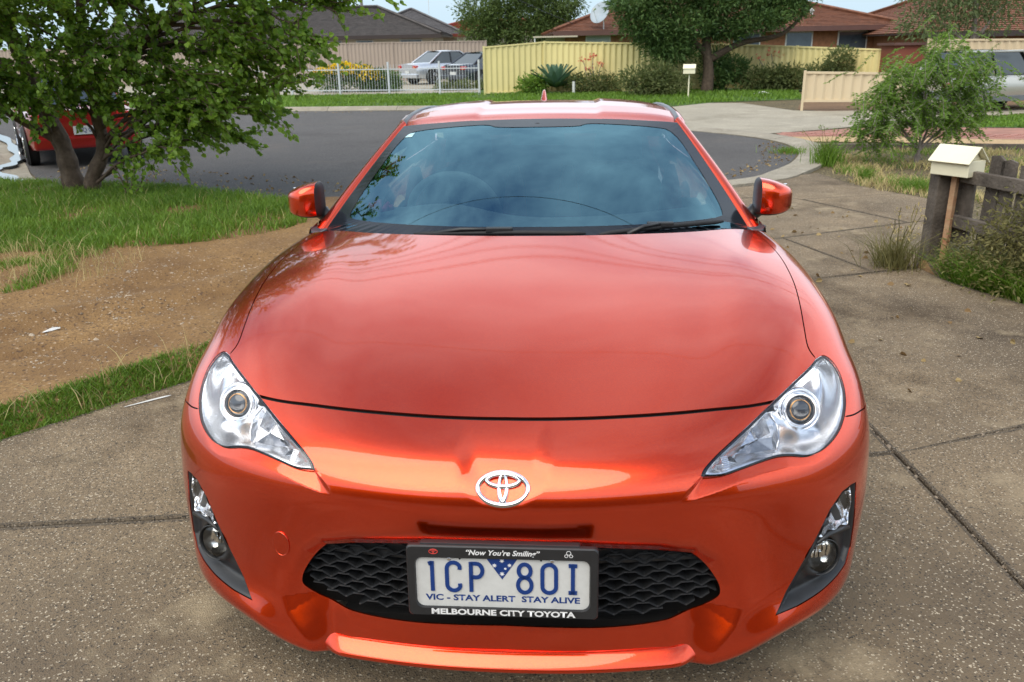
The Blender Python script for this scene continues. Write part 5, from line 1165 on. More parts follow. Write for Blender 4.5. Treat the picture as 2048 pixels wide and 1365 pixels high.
for k, e in enumerate(((-.35, 0, .62), (.02, 0, .85), (.22, .05, .75), (.4, 0, .6))): MB().tube(cr_line([(0, 0, -.02), (.02, 0, .16), np.array(e) * .6 + [0, 0, .05], e], 4), list(np.linspace(.022, .009, 13)), 7).build('trunk' if k == 1 else 'limb', M_BARKG, fe, smooth=True)
# agave
ag = empty('agave_plant', (1.65, 29.3, 0)); prop(ag, 'large blue-green agave rosette in front of the yellow fence', 'plant')
for k in range(46):
    a = k * 2.39996; el = R(12 + 72 * (k / 46)); L = 1.22 - .40 * (k / 46); d = Vector((math.cos(a) * math.cos(el), math.sin(a) * math.cos(el), math.sin(el))); sd = Vector((-math.sin(a), math.cos(a), 0)); up = sd.cross(d) * -1
    V = []; base_ = Vector((0, 0, .22))
    for t, w_ in ((0, .05), (.25, .085), (.55, .10), (.8, .06), (1, .004)): c_ = base_ + d * L * t + Vector((0, 0, -.10 * t * t)); V += [c_ - sd * w_ + up * .02, c_ - up * .02, c_ + sd * w_ + up * .02]
    MB().add(V, [(3 * i + j, 3 * i + j + 1, 3 * i + j + 4, 3 * i + j + 3) for i in range(4) for j in range(2)]).build('leaf', M_AGAVE, ag, smooth=True)
sh = [('flowering_shrub', 'low grey-green shrub with coral flower stalks right of the agave', (2.75, 29.0, 0), [(2.4, 29, .3), (3.0, 29, .35), (3.4, 29, .25)], (.42, .4, .28), 330, .13, M_SHRUB),
      ('leafy_shrub', 'small bright green shrub at the left foot of the agave', (1.0, 29.2, 0), [(1.0, 29.2, .3), (.75, 29.2, .2)], (.35, .3, .25), 200, .16, M_FEATH),
      ('leafy_shrub', 'wide tangled shrub beside the cream letterbox post under the cypress', (4.85, 26.6, 0), [(4.3, 26.7, .35), (4.8, 26.6, .4), (5.2, 26.6, .35), (4.0, 26.8, .5), (4.7, 26.8, .65)], (.5, .45, .32), 700, .13, M_SHRUB),
      ('leafy_shrub', 'dark shrub behind the cypress trunk against the yellow fence', (7.3, 28.6, 0), [(7.0, 28.6, .5), (7.5, 28.6, .7), (6.9, 28.6, .9)], (.5, .4, .4), 420, .16, M_PINE),
      ('leafy_shrub', 'long low shrub in the bed right of the cypress', (8.8, 28.2, 0), [(8.2, 28.3, .35), (8.8, 28.2, .4), (9.3, 28, .4)], (.5, .4, .34), 520, .15, M_SHRUB),
      ('leafy_shrub', 'shrub with thin stalks near the low cream fence end', (10.0, 27.0, 0), [(9.7, 27.2, .4), (10.2, 26.9, .5), (10.3, 26.8, .9)], (.4, .4, .38), 420, .14, M_SHRUB),
      ('leafy_shrub', 'dark green shrub inside the white picket fence behind the silver sedan', (-4.8, 33.4, 0), [(-4.9, 33.4, .4), (-4.5, 33.4, .3)], (.4, .4, .36), 380, .15, M_PINE),
      ('leafy_shrub', 'low shrub inside the white picket fence by the yellow fence end', (-1.6, 33.2, 0), [(-2.2, 33.2, .10), (-1.4, 33.2, .12)], (.6, .4, .12), 240, .14, M_SHRUB)]
for nm, lb, bp_, cs_, rr, n_, sz, mt in sh: tufted(nm, lb, 'shrub', bp_, cs_, [rr] * len(cs_), n_, sz, mt, None, per=6, tuft=.09, group=None)
yb = tufted('yellow_flower_bush', 'rounded bush covered in yellow flowers behind the white picket fence', 'shrub', (-6.3, 33.5, 0), [(-6.9, 33.5, .5), (-6.3, 33.5, .62), (-5.6, 33.5, .5), (-5.2, 33.5, .35)], [(.6, .6, .38)] * 4, 520, .15, M_PINE, None, per=6, tuft=.09)
P, v = crown_pts(2600, [(-6.9, 33.5, .58), (-6.3, 33.5, .72), (-5.6, 33.5, .60), (-5.2, 33.5, .42)], [(.62, .62, .36)] * 4, .9); m = v[:, 2] > .15
leaves('flowers', P[m] - [-6.3, 33.5, 0], v[m], .10, M_YEL, yb)['kind'] = 'stuff'
def stalks(name, label, at, spots, mat, head, n=14):
    o = empty(name, at); prop(o, label, 'flowers'); b_ = MB(); P = []
    for dx_, dy_, h in spots:
        b_.tube(curve3((dx_ * .3, dy_ * .3, 0), (dx_, dy_, h), .03, 6), .011, 4); P.append(np.array([dx_, dy_, h]) + rng.normal(0, [.09, .09, .05], (n, 3)))
    b_.build('stalk', M_BARKG, o); leaves('flower_head', np.concatenate(P), np.tile([0, 0, .4], (n * len(spots), 1)), .09, head, o, spread=1)['kind'] = 'stuff'
stalks('coral_flowers', 'coral flower stalks standing against the yellow fence by the agave', (2.9, 29.1, .2), [(-.35, 0, .85), (.0, 0, .95), (.3, 0, .75), (-.1, .1, .6)], M_CORAL, M_CORAL)
stalks('coral_flowers', 'faded coral flower stalks behind the long low shrub', (9.0, 28.6, .2), [(-.7, 0, .8), (-.3, 0, .95), (.1, 0, .85), (.5, 0, .9), (.2, 0, .6)], M_CORAL, M_CORAL)
# weeds at the right
def weed(name, label, at, n, h, mat, rad, wid=.006, lean=.5, cat='weeds', flowers=None, stem_n=9):
    o = empty(name, at); prop(o, label, cat); P = np.stack([rng.normal(0, rad, n), rng.normal(0, rad, n), np.zeros(n)], 1); blades('blades', P, h, wid, mat, lean, 'stuff', o)
    if flowers:
        b_ = MB(); Q = []
        for k in range(stem_n):
            e = np.array([rng.normal(0, rad * 2), rng.normal(0, rad * 1.5), h * rng.uniform(.9, 1.7)]); b_.tube(curve3((0, 0, 0), e, .02, 6), .0025, 4, cap=False); Q.append(e + rng.normal(0, .02, (10, 3)) - [0, 0, .04])
        b_.build('stems', M_OLIVE, o); leaves('seed_heads', np.concatenate(Q), np.tile([0, 0, .6], (len(Q) * 10, 1)), .03, flowers, o, LANCE, LANCE_T)['kind'] = 'stuff'
    return o
weed('grass_clump', 'tall clump of wispy weeds growing from a driveway joint by the old paling fence', (2.62, 5.45, .01), 420, .26, M_OLIVE, .075, .0045, .8, flowers=M_GRASSD)
weed('grass_clump', 'green tuft of grass on the dry verge beside the driveway edge', (4.25, 8.6, .0), 500, .13, M_GRASS, .10, .006, .7)
weed('grass_clump', 'small weed tuft in the middle of the dry verge', (4.0, 9.3, .0), 200, .16, M_GRASS, .04, .006, .5)
weed('grass_clump', 'tall weeds at the end of the curved kerb', (4.05, 10.6, .0), 380, .30, M_GRASS, .09, .008, .5, flowers=M_FEATH)
weed('grass_clump', 'weeds sprouting through the road edge by the kerb', (4.0, 11.9, .0), 260, .10, M_GRASS, .12, .008, .8)
sq = scatter([(3.8, 8.5), (4.2, 7.9), (6, 7.5), (9, 9), (9, 11.2), (4.7, 12.1), (4.2, 10.8), (3.75, 9.6)], 9000, lambda p: np.clip(.3 + 1.4 * nfield(p, 1.3, 6), .02, 1))
prop(blades('dry_verge_grass', np.concatenate([sq, np.zeros((len(sq), 1))], 1), .075, .008, M_GRASSD, .9), 'sparse straw-coloured dry grass on the verge under the feathery tree', 'grass')
sq = scatter([(3.8, 8.5), (4.2, 7.9), (6, 7.5), (9, 9), (9, 11.2), (4.7, 12.1), (4.2, 10.8), (3.75, 9.6)], 3500, lambda p: np.clip(.1 + 1.6 * nfield(p, 1.6, 16), .02, 1))
prop(blades('verge_weeds', np.concatenate([sq, np.zeros((len(sq), 1))], 1), .085, .008, M_GRASS, .8), 'green weeds dotted over the dry verge under the feathery tree', 'grass')
bb = np.array([3.1, 4.9, 0.])
tufted('weedy_bush', 'sprawling weedy bush with small orange flowers in front of the paling fence', 'shrub', tuple(bb), [(2.92, 5.05, .10), (3.0, 4.95, .20), (3.08, 4.85, .32), (3.14, 4.7, .42), (2.98, 4.75, .12), (3.1, 4.6, .24), (3.2, 4.55, .42), (3.0, 5.2, .18), (3.25, 4.4, .30), (3.1, 4.95, .40)], [(.19, .19, .15)] * 10, 1100, .036, M_OLIVE, None, per=5, tuft=.05)
q = scatter([(2.78, 5.2), (2.82, 4.95), (2.92, 4.7), (3.05, 4.45), (3.3, 4.2), (3.3, 4.6), (3.1, 5.3)], 2600); prop(blades('bush_grass', np.concatenate([q, np.zeros((len(q), 1))], 1), .20, .007, M_GRASS, .9), 'long arching grass blades at the foot of the weedy bush', 'grass')
o = empty('dead_branch', (3.35, 4.75, .22)); prop(o, 'bare pale dead branch lying over the weedy bush', 'branch')
for k, pts in enumerate(([(.5, -.2, -.08), (.2, -.1, .0), (-.08, 0, .05), (-.30, .05, .06)], [(-.08, 0, .05), (-.2, -.05, .12), (-.26, -.08, .13)], [(.2, -.1, .0), (.05, -.16, -.05), (-.15, -.22, -.06)], [(-.2, .02, .06), (-.32, -.04, .02)])): MB().tube(cr_line(pts, 5), list(np.linspace(.009 if k == 0 else .006, .0025, 5 * (len(pts) - 1) + 1)), 6).build('twig', M_BARKG, o, smooth=True)
o = empty('orange_flower_stems', (3.42, 4.9, .3)); prop(o, 'slender stems with small orange flowers rising from the weedy bush', 'flowers')
b_ = MB(); Q = []
for k in range(16):
    e = np.array([rng.normal(.05, .16), rng.normal(0, .12), rng.uniform(.15, .42)]); b_.tube(curve3((e[0] * .4, e[1] * .4, -.2), e, .02, 6), .0022, 4, cap=False); Q.append(e + rng.normal(0, .012, (5, 3)))
b_.build('stem', M_OLIVE, o)['kind'] = 'stuff'; leaves('blossom', np.concatenate(Q), np.tile([0, 0, .5], (80, 1)), .022, pbr('orange_blossom', (.55, .20, .03), .6, var=.3, scale=20), o)['kind'] = 'stuff'

# fallen leaves along the road edges and kerbs
q = np.concatenate([scatter([(-6, 10.9), (-4.1, 9.7), (-2.2, 8.6), (-1.4, 9.4), (-3, 10.8), (-6.4, 12.2)], 260), scatter([(2.6, 9.7), (3.7, 11), (4.2, 12.2), (4.2, 13.3), (3.9, 13.2), (3.4, 11.2), (2.4, 9.9)], 160), scatter([(-14, 24.2), (-2.4, 22.0), (-2.4, 21.6), (-14, 23.6)], 120), scatter([(-1.4, 4.0), (1.4, 2.9), (2.6, 3.4), (2.9, 5.2), (3.6, 7.0), (2.2, 8), (1.9, 5)], 120)])
prop(leaves('fallen_leaves', np.concatenate([q, np.where(q[:, 1:2] < 8.4, .027, .008)], 1), np.stack([rng.normal(0, 1, len(q)), rng.normal(0, 1, len(q)), np.zeros(len(q))], 1), .035, leaf_mat('dry_leaf', (.16, .09, .035), (.36, .27, .12), .1, .7, 2), None, spread=.1), 'small dry leaves fallen along the road edges and driveway', 'leaves', kind='stuff')

# ================================================================== FENCES, HOUSES, VEHICLES, SMALL THINGS
def rot2(p0, p1): return math.atan2(p1[1] - p0[1], p1[0] - p0[0])
def colorbond(name, label, pts, hs, mat, seg=2.35, post=.055, cat='fence'):
    o = empty(name, (pts[0][0], pts[0][1], 0)); prop(o, label, cat); b0 = Vector((pts[0][0], pts[0][1], 0))
    for (a, b), (h0, h1) in zip(zip(pts, pts[1:]), zip(hs, hs[1:])):
        L = math.dist(a, b); n = max(1, round(L / seg)); d = Vector((b[0] - a[0], b[1] - a[1], 0)) / L; nn = Vector((-d.y, d.x, 0)); A = Vector((*a, 0)) - b0
        for k in range(n):
            s0, s1 = L * k / n + post / 2, L * (k + 1) / n - post / 2; V = []; x = s0; i = 0; prof = []
            while x < s1: prof.append((x, 0 if i % 4 in (0, 3) else .034)); x += (.055, .018, .105, .018)[i % 4]; i += 1
            prof.append((s1, 0))
            for s_, dd in prof: h = h0 + (h1 - h0) * s_ / L; p = A + d * s_ + nn * (dd - .017); V += [(p.x, p.y, .05), (p.x, p.y, h - .03)]
            mesh('fence_panel', V, [(2 * j, 2 * j + 2, 2 * j + 3, 2 * j + 1) for j in range(len(prof) - 1)], mat, o)
            ha, hb = h0 + (h1 - h0) * s0 / L, h0 + (h1 - h0) * s1 / L
            MB().bar(A + d * s0 + Vector((0, 0, ha - .02)), A + d * s1 + Vector((0, 0, hb - .02)), .06, .05).build('top_rail', mat, o)
            MB().bar(A + d * s0 + Vector((0, 0, .06)), A + d * s1 + Vector((0, 0, .06)), .06, .05).build('bottom_rail', mat, o)
        for k in range(n + 1):
            h = h0 + (h1 - h0) * k / n; p = A + d * L * k / n; MB().box(-post / 2, post / 2, -.045, .045, 0, h + .025, Matrix.Translation(p) @ Matrix.Rotation(math.atan2(d.y, d.x), 4, 'Z')).build('fence_post', mat, o)
    return o
M_YFENCE = pbr('yellow_steel_fence', (.70, .60, .27), .5, var=.05, scale=1.2)
M_TAUPE = pbr('taupe_steel_fence', (.33, .265, .215), .55, var=.06, scale=1.0)
M_CREAM = pbr('cream_steel_fence', (.58, .47, .31), .5, var=.05, scale=1.0)
colorbond('steel_fence', 'pale yellow ribbed steel fence behind the agave and the cypress', [(-.76, 29.5), (1.31, 29.9), (5.2, 29.0), (7.4, 30.0), (11.4, 26.4)], [1.55, 1.68, 1.56, 1.50, 1.25], M_YFENCE)
colorbond('steel_fence', 'tall taupe ribbed steel fence behind the parked silver sedan', [(-34, 47), (-20, 45.5), (-1.0, 44)], [1.9, 1.95, 1.88], M_TAUPE)
colorbond('steel_fence', 'tall cream ribbed steel fence behind the silver off-roader', [(11.9, 24.6), (13.6, 22.2), (18, 17)], [1.5, 1.46, 1.4], M_CREAM)
lf = colorbond('low_steel_fence', 'low cream ribbed steel fence ending at the concrete driveway', [(6.76, 19.6), (8.35, 19.1), (9.6, 18.8)], [.86, .82, .80], M_CREAM, seg=1.6)
for c_ in lf.children:
    if c_.name.startswith(('fence_panel', 'bottom_rail')): c_.location.z += .16; 
    if c_.name.startswith('fence_panel'): c_.scale.z = .80; c_.location.z = .16
# white tubular picket fence
M_WHITEM = pbr('white_steel', (.52, .54, .57), .4, var=.08, scale=5)
tf = empty('picket_fence', (-9.2, 32.7, 0)); prop(tf, 'white tubular picket fence along the far lawn beside the yellow fence', 'fence')
a, b = Vector((-11.5, 32.4, 0)), Vector((-.95, 29.75, 0)); d = (b - a); L = d.length; d.normalize(); off = Vector((9.2, -32.7, 0)); T_ = Matrix.Translation(a + off) @ Matrix.Rotation(math.atan2(d.y, d.x), 4, 'Z')
n = int(L / .105); pk = MB().tube([(0, 0, .06), (0, 0, 1.02)], .0065, 6); pm = None
for k in range(n):
    if k % 18 == 0: MB().box(-.03, .03, -.03, .03, 0, 1.12, T_ @ Matrix.Translation((k * .105, 0, 0))).build('fence_post', M_WHITEM, tf); continue
    if pm is None: o = pk.build('picket', M_WHITEM, tf); pm = o.data
    else: o = link('picket', pm, None, tf)
    o.matrix_local = T_ @ Matrix.Translation((k * .105, 0, .02 * math.sin(k * .35)))
for z_ in (.16, .86): MB().box(0, L, -.012, .012, z_, z_ + .03, T_).build('fence_rail', M_WHITEM, tf)
MB().box(-.03, .03, -.03, .03, 0, 1.15, T_ @ Matrix.Translation((L, 0, 0))).build('fence_post', M_WHITEM, tf)

# ---- houses
def tile_mat(name, c1, c2, course=.33):
    m, n, l, b = new_mat(name); b.inputs['Roughness'].default_value = .75; t = n.new('ShaderNodeTexCoord')
    w = n.new('ShaderNodeTexWave'); w.bands_direction = 'Z'; w.wave_profile = 'SAW'; w.inputs['Scale'].default_value = 1 / .13 / 2.0; w.inputs['Distortion'].default_value = .3; l.new(t.outputs['Object'], w.inputs['Vector'])
    nz = n.new('ShaderNodeTexNoise'); nz.inputs['Scale'].default_value = 3.5; nz.inputs['Detail'].default_value = 8; l.new(t.outputs['Object'], nz.inputs['Vector'])
    rp = n.new('ShaderNodeValToRGB'); rp.color_ramp.elements[0].position = .3; rp.color_ramp.elements[1].position = .7; rp.color_ramp.elements[0].color = (*c1, 1); rp.color_ramp.elements[1].color = (*c2, 1); l.new(nz.outputs['Fac'], rp.inputs[0]); l.new(rp.outputs[0], b.inputs['Base Color'])
    bp = n.new('ShaderNodeBump'); bp.inputs['Strength'].default_value = .9; bp.inputs['Distance'].default_value = .05; l.new(w.outputs['Fac'], bp.inputs['Height']); l.new(bp.outputs[0], b.inputs['Normal'])
    return m
M_RDARK = tile_mat('charcoal_roof_tile', (.055, .048, .045), (.10, .085, .078)); M_RGREY = tile_mat('grey_roof_tile', (.085, .078, .08), (.13, .12, .12)); M_RBROWN = tile_mat('terracotta_roof_tile', (.125, .048, .024), (.225, .088, .044)); M_RRED = tile_mat('red_roof_tile', (.25, .05, .035), (.32, .08, .05))
M_BRICK = pbr('brown_brick', (.26, .115, .055), .85, var=.3, scale=7, bump=.3, bscale=20); M_CREAMW = pbr('cream_wall', (.50, .44, .34), .8, var=.08, scale=2); M_FASCIA = pbr('dark_fascia', (.035, .022, .018), .5, var=.1, scale=3); M_FASCB = pbr('brown_fascia', (.10, .045, .035), .5, var=.1, scale=3)
M_PANE = pbr('house_window_glass', (.05, .065, .08), .06, spec=.8, var=.3, scale=2); M_WFRAME = pbr('white_window_frame', (.60, .60, .58), .5, var=.05, scale=4); M_BLIND = pbr('pale_window_blind', (.42, .44, .46), .6, var=.1, scale=3)
def course_roof(o, x0, x1, y0, y1, ze, zr, hip, mat, n=10):
    """hipped roof in real overlapping courses"""
    V = []; F = []; yc = (y0 + y1) / 2
    def ring(t, dz): return [(x0 + hip * t, y0 + (yc - y0) * t, ze + (zr - ze) * t + dz), (x1 - hip * t, y0 + (yc - y0) * t, ze + (zr - ze) * t + dz), (x1 - hip * t, y1 - (y1 - yc) * t, ze + (zr - ze) * t + dz), (x0 + hip * t, y1 - (y1 - yc) * t, ze + (zr - ze) * t + dz)]
    for k in range(n):
        A, B = ring(k / n, .035), ring((k + 1) / n, 0); i = len(V); V += A + B + ring(k / n, -.005)
        F += [(i + j, i + (j + 1) % 4, i + 4 + (j + 1) % 4, i + 4 + j) for j in range(4)] + [(i + 8 + j, i + 8 + (j + 1) % 4, i + (j + 1) % 4, i + j) for j in range(4)]
    r = mesh('roof', V, F, mat, o); rc = MB()
    A, B = ring(0, .05), ring(1, .06)
    for j in range(4): rc.tube([A[j], B[j]], .10, 6)
    rc.tube([B[0], B[1]], .11, 6); rc.build('ridge_capping', mat, r)
    return r
def house(name, label, x0, x1, y0, y1, ze, zr, hip, rmat, wmat, fmat, wins, over=.55):
    o = empty(name, (x0, y0, 0)); prop(o, label, 'house'); b = Vector((x0, y0, 0)); X1, Y1 = x1 - x0, y1 - y0
    MB().box(0, X1, 0, Y1, 0, ze - .04).build('wall', wmat, o)
    r = course_roof(o, -over, X1 + over, -over, Y1 + over, ze, zr, hip, rmat, 26)
    MB().box(-over, X1 + over, -over - .04, -over, ze - .18, ze + .02).build('gutter', fmat, r)
    MB().box(-over, X1 + over, -over, Y1 + over, ze - .06, ze - .02).build('eave_lining', fmat, r)
    for (wx0, wx1, wz0, wz1, m_) in wins:
        f = MB().box(wx0, wx1, -.03, -.002, wz0, wz1).build('window', M_WFRAME, o); MB().box(wx0 + .06, wx1 - .06, -.045, -.032, wz0 + .06, wz1 - .06).build('pane', m_, f)
    return o
house('brick_house', 'low house with charcoal tiled roof and cream walls behind the taupe fence', -24, -4.2, 50.4, 59, 2.32, 4.0, 4.2, M_RDARK, M_CREAMW, M_FASCIA, [(10.4, 11.7, .8, 2.1, M_PANE), (13.2, 14.6, .8, 2.1, M_PANE), (15.4, 16.4, .8, 2.1, M_PANE), (17.9, 19.2, .8, 2.1, M_PANE)])
house('brick_house', 'house with plain grey tiled roof behind the charcoal roofed one', -10.5, -3.4, 61, 70, 2.5, 4.3, 4.0, M_RGREY, M_CREAMW, M_RRED, [])
house('brick_house', 'distant house with red tiled roof showing beside the big bushy tree', -7, 8, 76, 84, 2.9, 3.9, 4.0, M_RRED, M_CREAMW, M_FASCB, [])
hb = house('brick_house', 'brown brick house with terracotta tiled roof behind the yellow fence', 2.6, 16.8, 38.6, 50, 2.13, 3.75, 4.6, M_RBROWN, M_BRICK, M_FASCB, [(.9, 2.0, .9, 1.95, M_BLIND), (3.2, 4.6, .9, 1.95, M_PANE), (7.4, 8.6, .9, 1.95, M_PANE), (9.7, 10.9, .9, 1.95, M_PANE), (12.0, 13.3, .9, 1.95, M_PANE)])
house('brick_house', 'house with terracotta roof behind the tall cream fence and the gum tree', 16.2, 34, 33.5, 46, 1.75, 3.7, 4.6, M_RBROWN, M_BRICK, M_FASCIA, [(1.0, 2.0, .7, 1.5, M_PANE)])
for x, y, z_ in ((13.9, 40.2, 2.62), (12.0, 41.4, 3.05)):
    v_ = MB().lathe([(.07, -.35), (.07, .22)], 12, Matrix.Translation((x, y, z_))); v_.lathe([(.0, .34), (.12, .22), (.0, .22)], 12, Matrix.Translation((x, y, z_))); v_.lathe([(.22, -.02), (.09, .06)], 12, Matrix.Translation((x, y, z_)))
    prop(v_.build('roof_vent', M_WFRAME, None, smooth=True, angle=40), 'white capped vent pipe standing lower on the terracotta roof' if y < 41 else 'white capped vent pipe higher up the terracotta roof behind the cypress', 'vent')
# satellite dish
sd_ = empty('satellite_dish', (4.25, 38.3, 2.2)); prop(sd_, 'grey satellite dish on the roof edge of the brown brick house', 'satellite dish')
DM = Matrix.Translation((-.18, -.1, .66)) @ Matrix.Rotation(R(-38), 4, 'Z') @ Matrix.Rotation(R(62), 4, 'X')
M_DISH = pbr('dish_grey', (.30, .35, .39), .5, var=.08, scale=4)
MB().lathe([(0, -.06), (.15, -.05), (.3, -.02), (.44, .03), (.45, .035), (.44, .04), (.3, -.01), (0, -.05)], 32, DM @ Matrix.Diagonal((1, 1.1, 1, 1))).build('dish', M_DISH, sd_, smooth=True)
MB().tube([(0, 0, 0), (0, .02, .4), (-.15, -.02, .62)], .025, 8).build('mast', M_WFRAME, sd_); MB().tube([DM @ Vector((0, -.42, .03)), DM @ Vector((0, -.15, .5))], .012, 6).build('feed_arm', M_WFRAME, sd_); MB().box(-.04, .04, -.04, .04, -.06, .06, Matrix.Translation(DM @ Vector((0, -.13, .52)))).build('feed_horn', M_WFRAME, sd_)
# awning beside the brick house
aw = empty('awning', (1.2, 38.0, 0)); prop(aw, 'small cream awning at the left end of the brown brick house', 'awning'); MB().box(0, 1.9, 0, .8, 1.90, 1.96).build('awning_roof', M_CREAMW, aw); MB().box(.55, 1.4, .8, .86, .1, 1.9).build('shutter', M_CREAMW, aw); MB().tube([(.05, .05, 0), (.05, .05, 1.9)], .03, 6).build('post', M_WFRAME, aw)
# brown garage door beside the low fence
gd = empty('garden_shed', (11.6, 25.4, 0)); prop(gd, 'rust red shed wall between the yellow fence and the feathery tree', 'shed'); MB().box(-.25, .55, 0, 1.0, 0, 1.35).build('shed_wall', pbr('rust_red_paint', (.20, .055, .03), .7, var=.1, scale=2), gd); MB().box(-.35, .65, -.1, 1.1, 1.35, 1.42).build('shed_roof', M_FASCB, gd)
# poles, aerial, wires
M_WOOD = pbr('grey_timber', (.12, .105, .09), .85, col2=(.24, .215, .19), scale=6, bump=.6, bscale=30)
up_ = empty('power_pole', (-12.9, 80, 0)); prop(up_, 'distant timber power pole with crossarm above the charcoal roof', 'power pole'); MB().tube([(0, 0, 0), (0, 0, 6.0)], .13, 8).build('pole', M_WOOD, up_); MB().box(-1.0, 1.0, -.06, .06, 5.2, 5.36).build('crossarm', M_WOOD, up_); MB().box(-.7, .7, -.06, .06, 4.6, 4.72).build('crossarm', M_WOOD, up_)
ae = empty('roof_aerial', (-5.6, 65, 4.0)); prop(ae, 'thin aerial mast on the grey roof', 'aerial'); MB().tube([(0, 0, 0), (0, 0, 2.6)], .02, 5).build('mast', M_WFRAME, ae); MB().box(-.4, .4, -.01, .01, 2.3, 2.32).build('cross_rod', M_WFRAME, ae)
M_WIRE = pbr('black_cable', (.015, .015, .015), .6, var=.1, scale=3)
def wire(label, a, b, sag, r=.012, n=24, group='overhead service cables'):
    a, b = Vector(a), Vector(b); pts = [a.lerp(b, k / n) - Vector((0, 0, sag * 4 * (k / n) * (1 - k / n))) for k in range(n + 1)]
    prop(MB().tube(pts, r, 6, cap=False).build('overhead_cable', M_WIRE, None, smooth=True), label, 'cable', group)
wire('black service cable running down to the corner of the brown brick house', (-9, 22, 8.2), (2.9, 38.2, 2.45), .5, .014, group=None)
wire('black service cable crossing the sky above the far terracotta roof', (9.5, 30, 4.4), (30, 45, 2.9), .25, .014, group=None)
for lb, (x0, y0, z0), (x1, y1, z1), sg, r_ in (('lowest of the black cables strung over the road edge', (-24, 9.2, 6.6), (26, 11.0, 5.8), .5, .020), ('thick black cable strung over the road edge above the lowest one', (-24, 10.6, 7.0), (26, 13.6, 6.3), .6, .024), ('slanting black cable strung over the near side of the court', (-24, 13.5, 7.2), (26, 9.0, 6.2), .6, .018), ('highest black cable strung over the middle of the court', (-24, 12.0, 7.4), (26, 15.5, 6.8), .6, .022), ('thin black cable drooping from the street towards the driveway', (-16, 9, 6.6), (10, 3.2, 5.2), .7, .006)):
    wire(lb, (x0, y0, z0), (x1, y1, z1), sg, r_, 40, None)

# ---- letterboxes
M_LB = pbr('cream_letterbox_paint', (.76, .71, .52), .45, var=.05, scale=6); M_RUST = pbr('rusty_post', (.34, .12, .05), .8, col2=(.50, .36, .22), scale=9, bump=.4, bscale=60)
def letterbox(name, label, at, rz, s_, wid, dep, hb_, hr, legm, leg_h):
    o = empty(name, at, rz); prop(o, label, 'letterbox')
    z0 = leg_h; b = MB().box(-wid / 2, wid / 2, -dep / 2, dep / 2, z0, z0 + hb_); b.build('box', M_LB, o, bevel=.004)
    g = MB(); ov = .012
    for sy in (-1, 1):
        e0, e1 = Vector((0, sy * (dep / 2 + .022), z0 + hb_ - .018)), Vector((0, 0, z0 + hb_ + hr)); nrm = Vector((0, sy * hr, dep / 2)).normalized() * .006
        V = [p + Vector((sx * (wid / 2 + ov), 0, 0)) + q_ for q_ in (Vector(), nrm) for p in (e0, e1) for sx in (-1, 1)]; g.add(V, [(0, 1, 3, 2), (4, 6, 7, 5), (0, 4, 5, 1), (2, 3, 7, 6), (0, 2, 6, 4), (1, 5, 7, 3)])
    g.build('lid', M_LB, o)
    for sx in (-1, 1): MB().prism([(-dep / 2 + .01, z0 + hb_ - .002), (dep / 2 - .01, z0 + hb_ - .002), (0, z0 + hb_ + hr - .012)], -.003, .003, Matrix.Translation((sx * (wid / 2 - .035), 0, 0)) @ Matrix(((0, 0, 1, 0), (1, 0, 0, 0), (0, 1, 0, 0), (0, 0, 0, 1)))).build('gable', M_LB, o)
    MB().box(-.018, .018, -.018, .018, -.02, z0 + .004).build('post', legm, o)
    return o
letterbox('letterbox', 'cream gabled metal letterbox on a rusty post beside the old paling fence', (3.03, 5.62, 0), R(-60), 1, .27, .18, .105, .085, M_RUST, .61)
letterbox('letterbox', 'small cream letterbox on a pale post in front of the cypress', (5.40, 25.6, 0), R(-15), 1, .34, .26, .16, .10, M_LB, .68)
# ---- old paling fence
M_OLD = pbr('weathered_timber', (.050, .040, .031), .9, col2=(.160, .132, .108), scale=5, bump=.8, bscale=45)
pf_ = empty('paling_fence', (3.0, 5.72, 0)); prop(pf_, 'weathered grey timber paling fence leaning beside the cream letterbox', 'fence')
fd = Vector((.16, -1.0, 0)).normalized(); fx = Vector((1, .16, 0)).normalized()
FMx = Matrix(((fd.x, fx.x, 0, 0), (fd.y, fx.y, 0, 0), (0, 0, 1, 0), (0, 0, 0, 1)))
MB().box(-.05, .05, -.07, .03, 0, .70, FMx).build('fence_post', M_OLD, pf_, bevel=.008)
MB().box(1.75, 1.85, -.07, .03, 0, .70, FMx).build('fence_post', M_OLD, pf_, bevel=.008)
for z_, x0 in ((.56, -.08), (.25, -.13), (.06, -.12)): MB().box(x0, 3.2, .03, .075, z_, z_ + .085, FMx @ Matrix.Rotation(R(-.8), 4, 'Y')).build('fence_rail', M_OLD, pf_, bevel=.006)
x = -.02; k = 0
for wdt, hh, gap, ln in ((.11, .64, .02, 1), (.12, .60, .07, -2), (.13, .76, .01, 2), (.12, .74, .02, -1), (.13, .73, .015, 1), (.12, .75, .02, 0), (.13, .72, .03, 2), (.12, .74, .02, -1), (.13, .70, .02, 1), (.12, .74, .02, 0), (.13, .73, .03, 1), (.12, .74, .02, 0), (.13, .74, .02, 0), (.12, .71, .02, 1), (.13, .74, .02, 0)):
    MB().prism([(0, .02), (wdt, .02), (wdt, hh - .01 * (k % 3)), (wdt * .55, hh + .012), (0, hh - .006 * (k % 2))], 0, .018, FMx @ Matrix.Translation((x, .078, 0)) @ Matrix.Rotation(R(ln), 4, 'Y') @ Matrix(((1, 0, 0, 0), (0, 0, 1, 0), (0, 1, 0, 0), (0, 0, 0, 1)))).build('paling', M_OLD, pf_)
    x += wdt + gap; k += 1
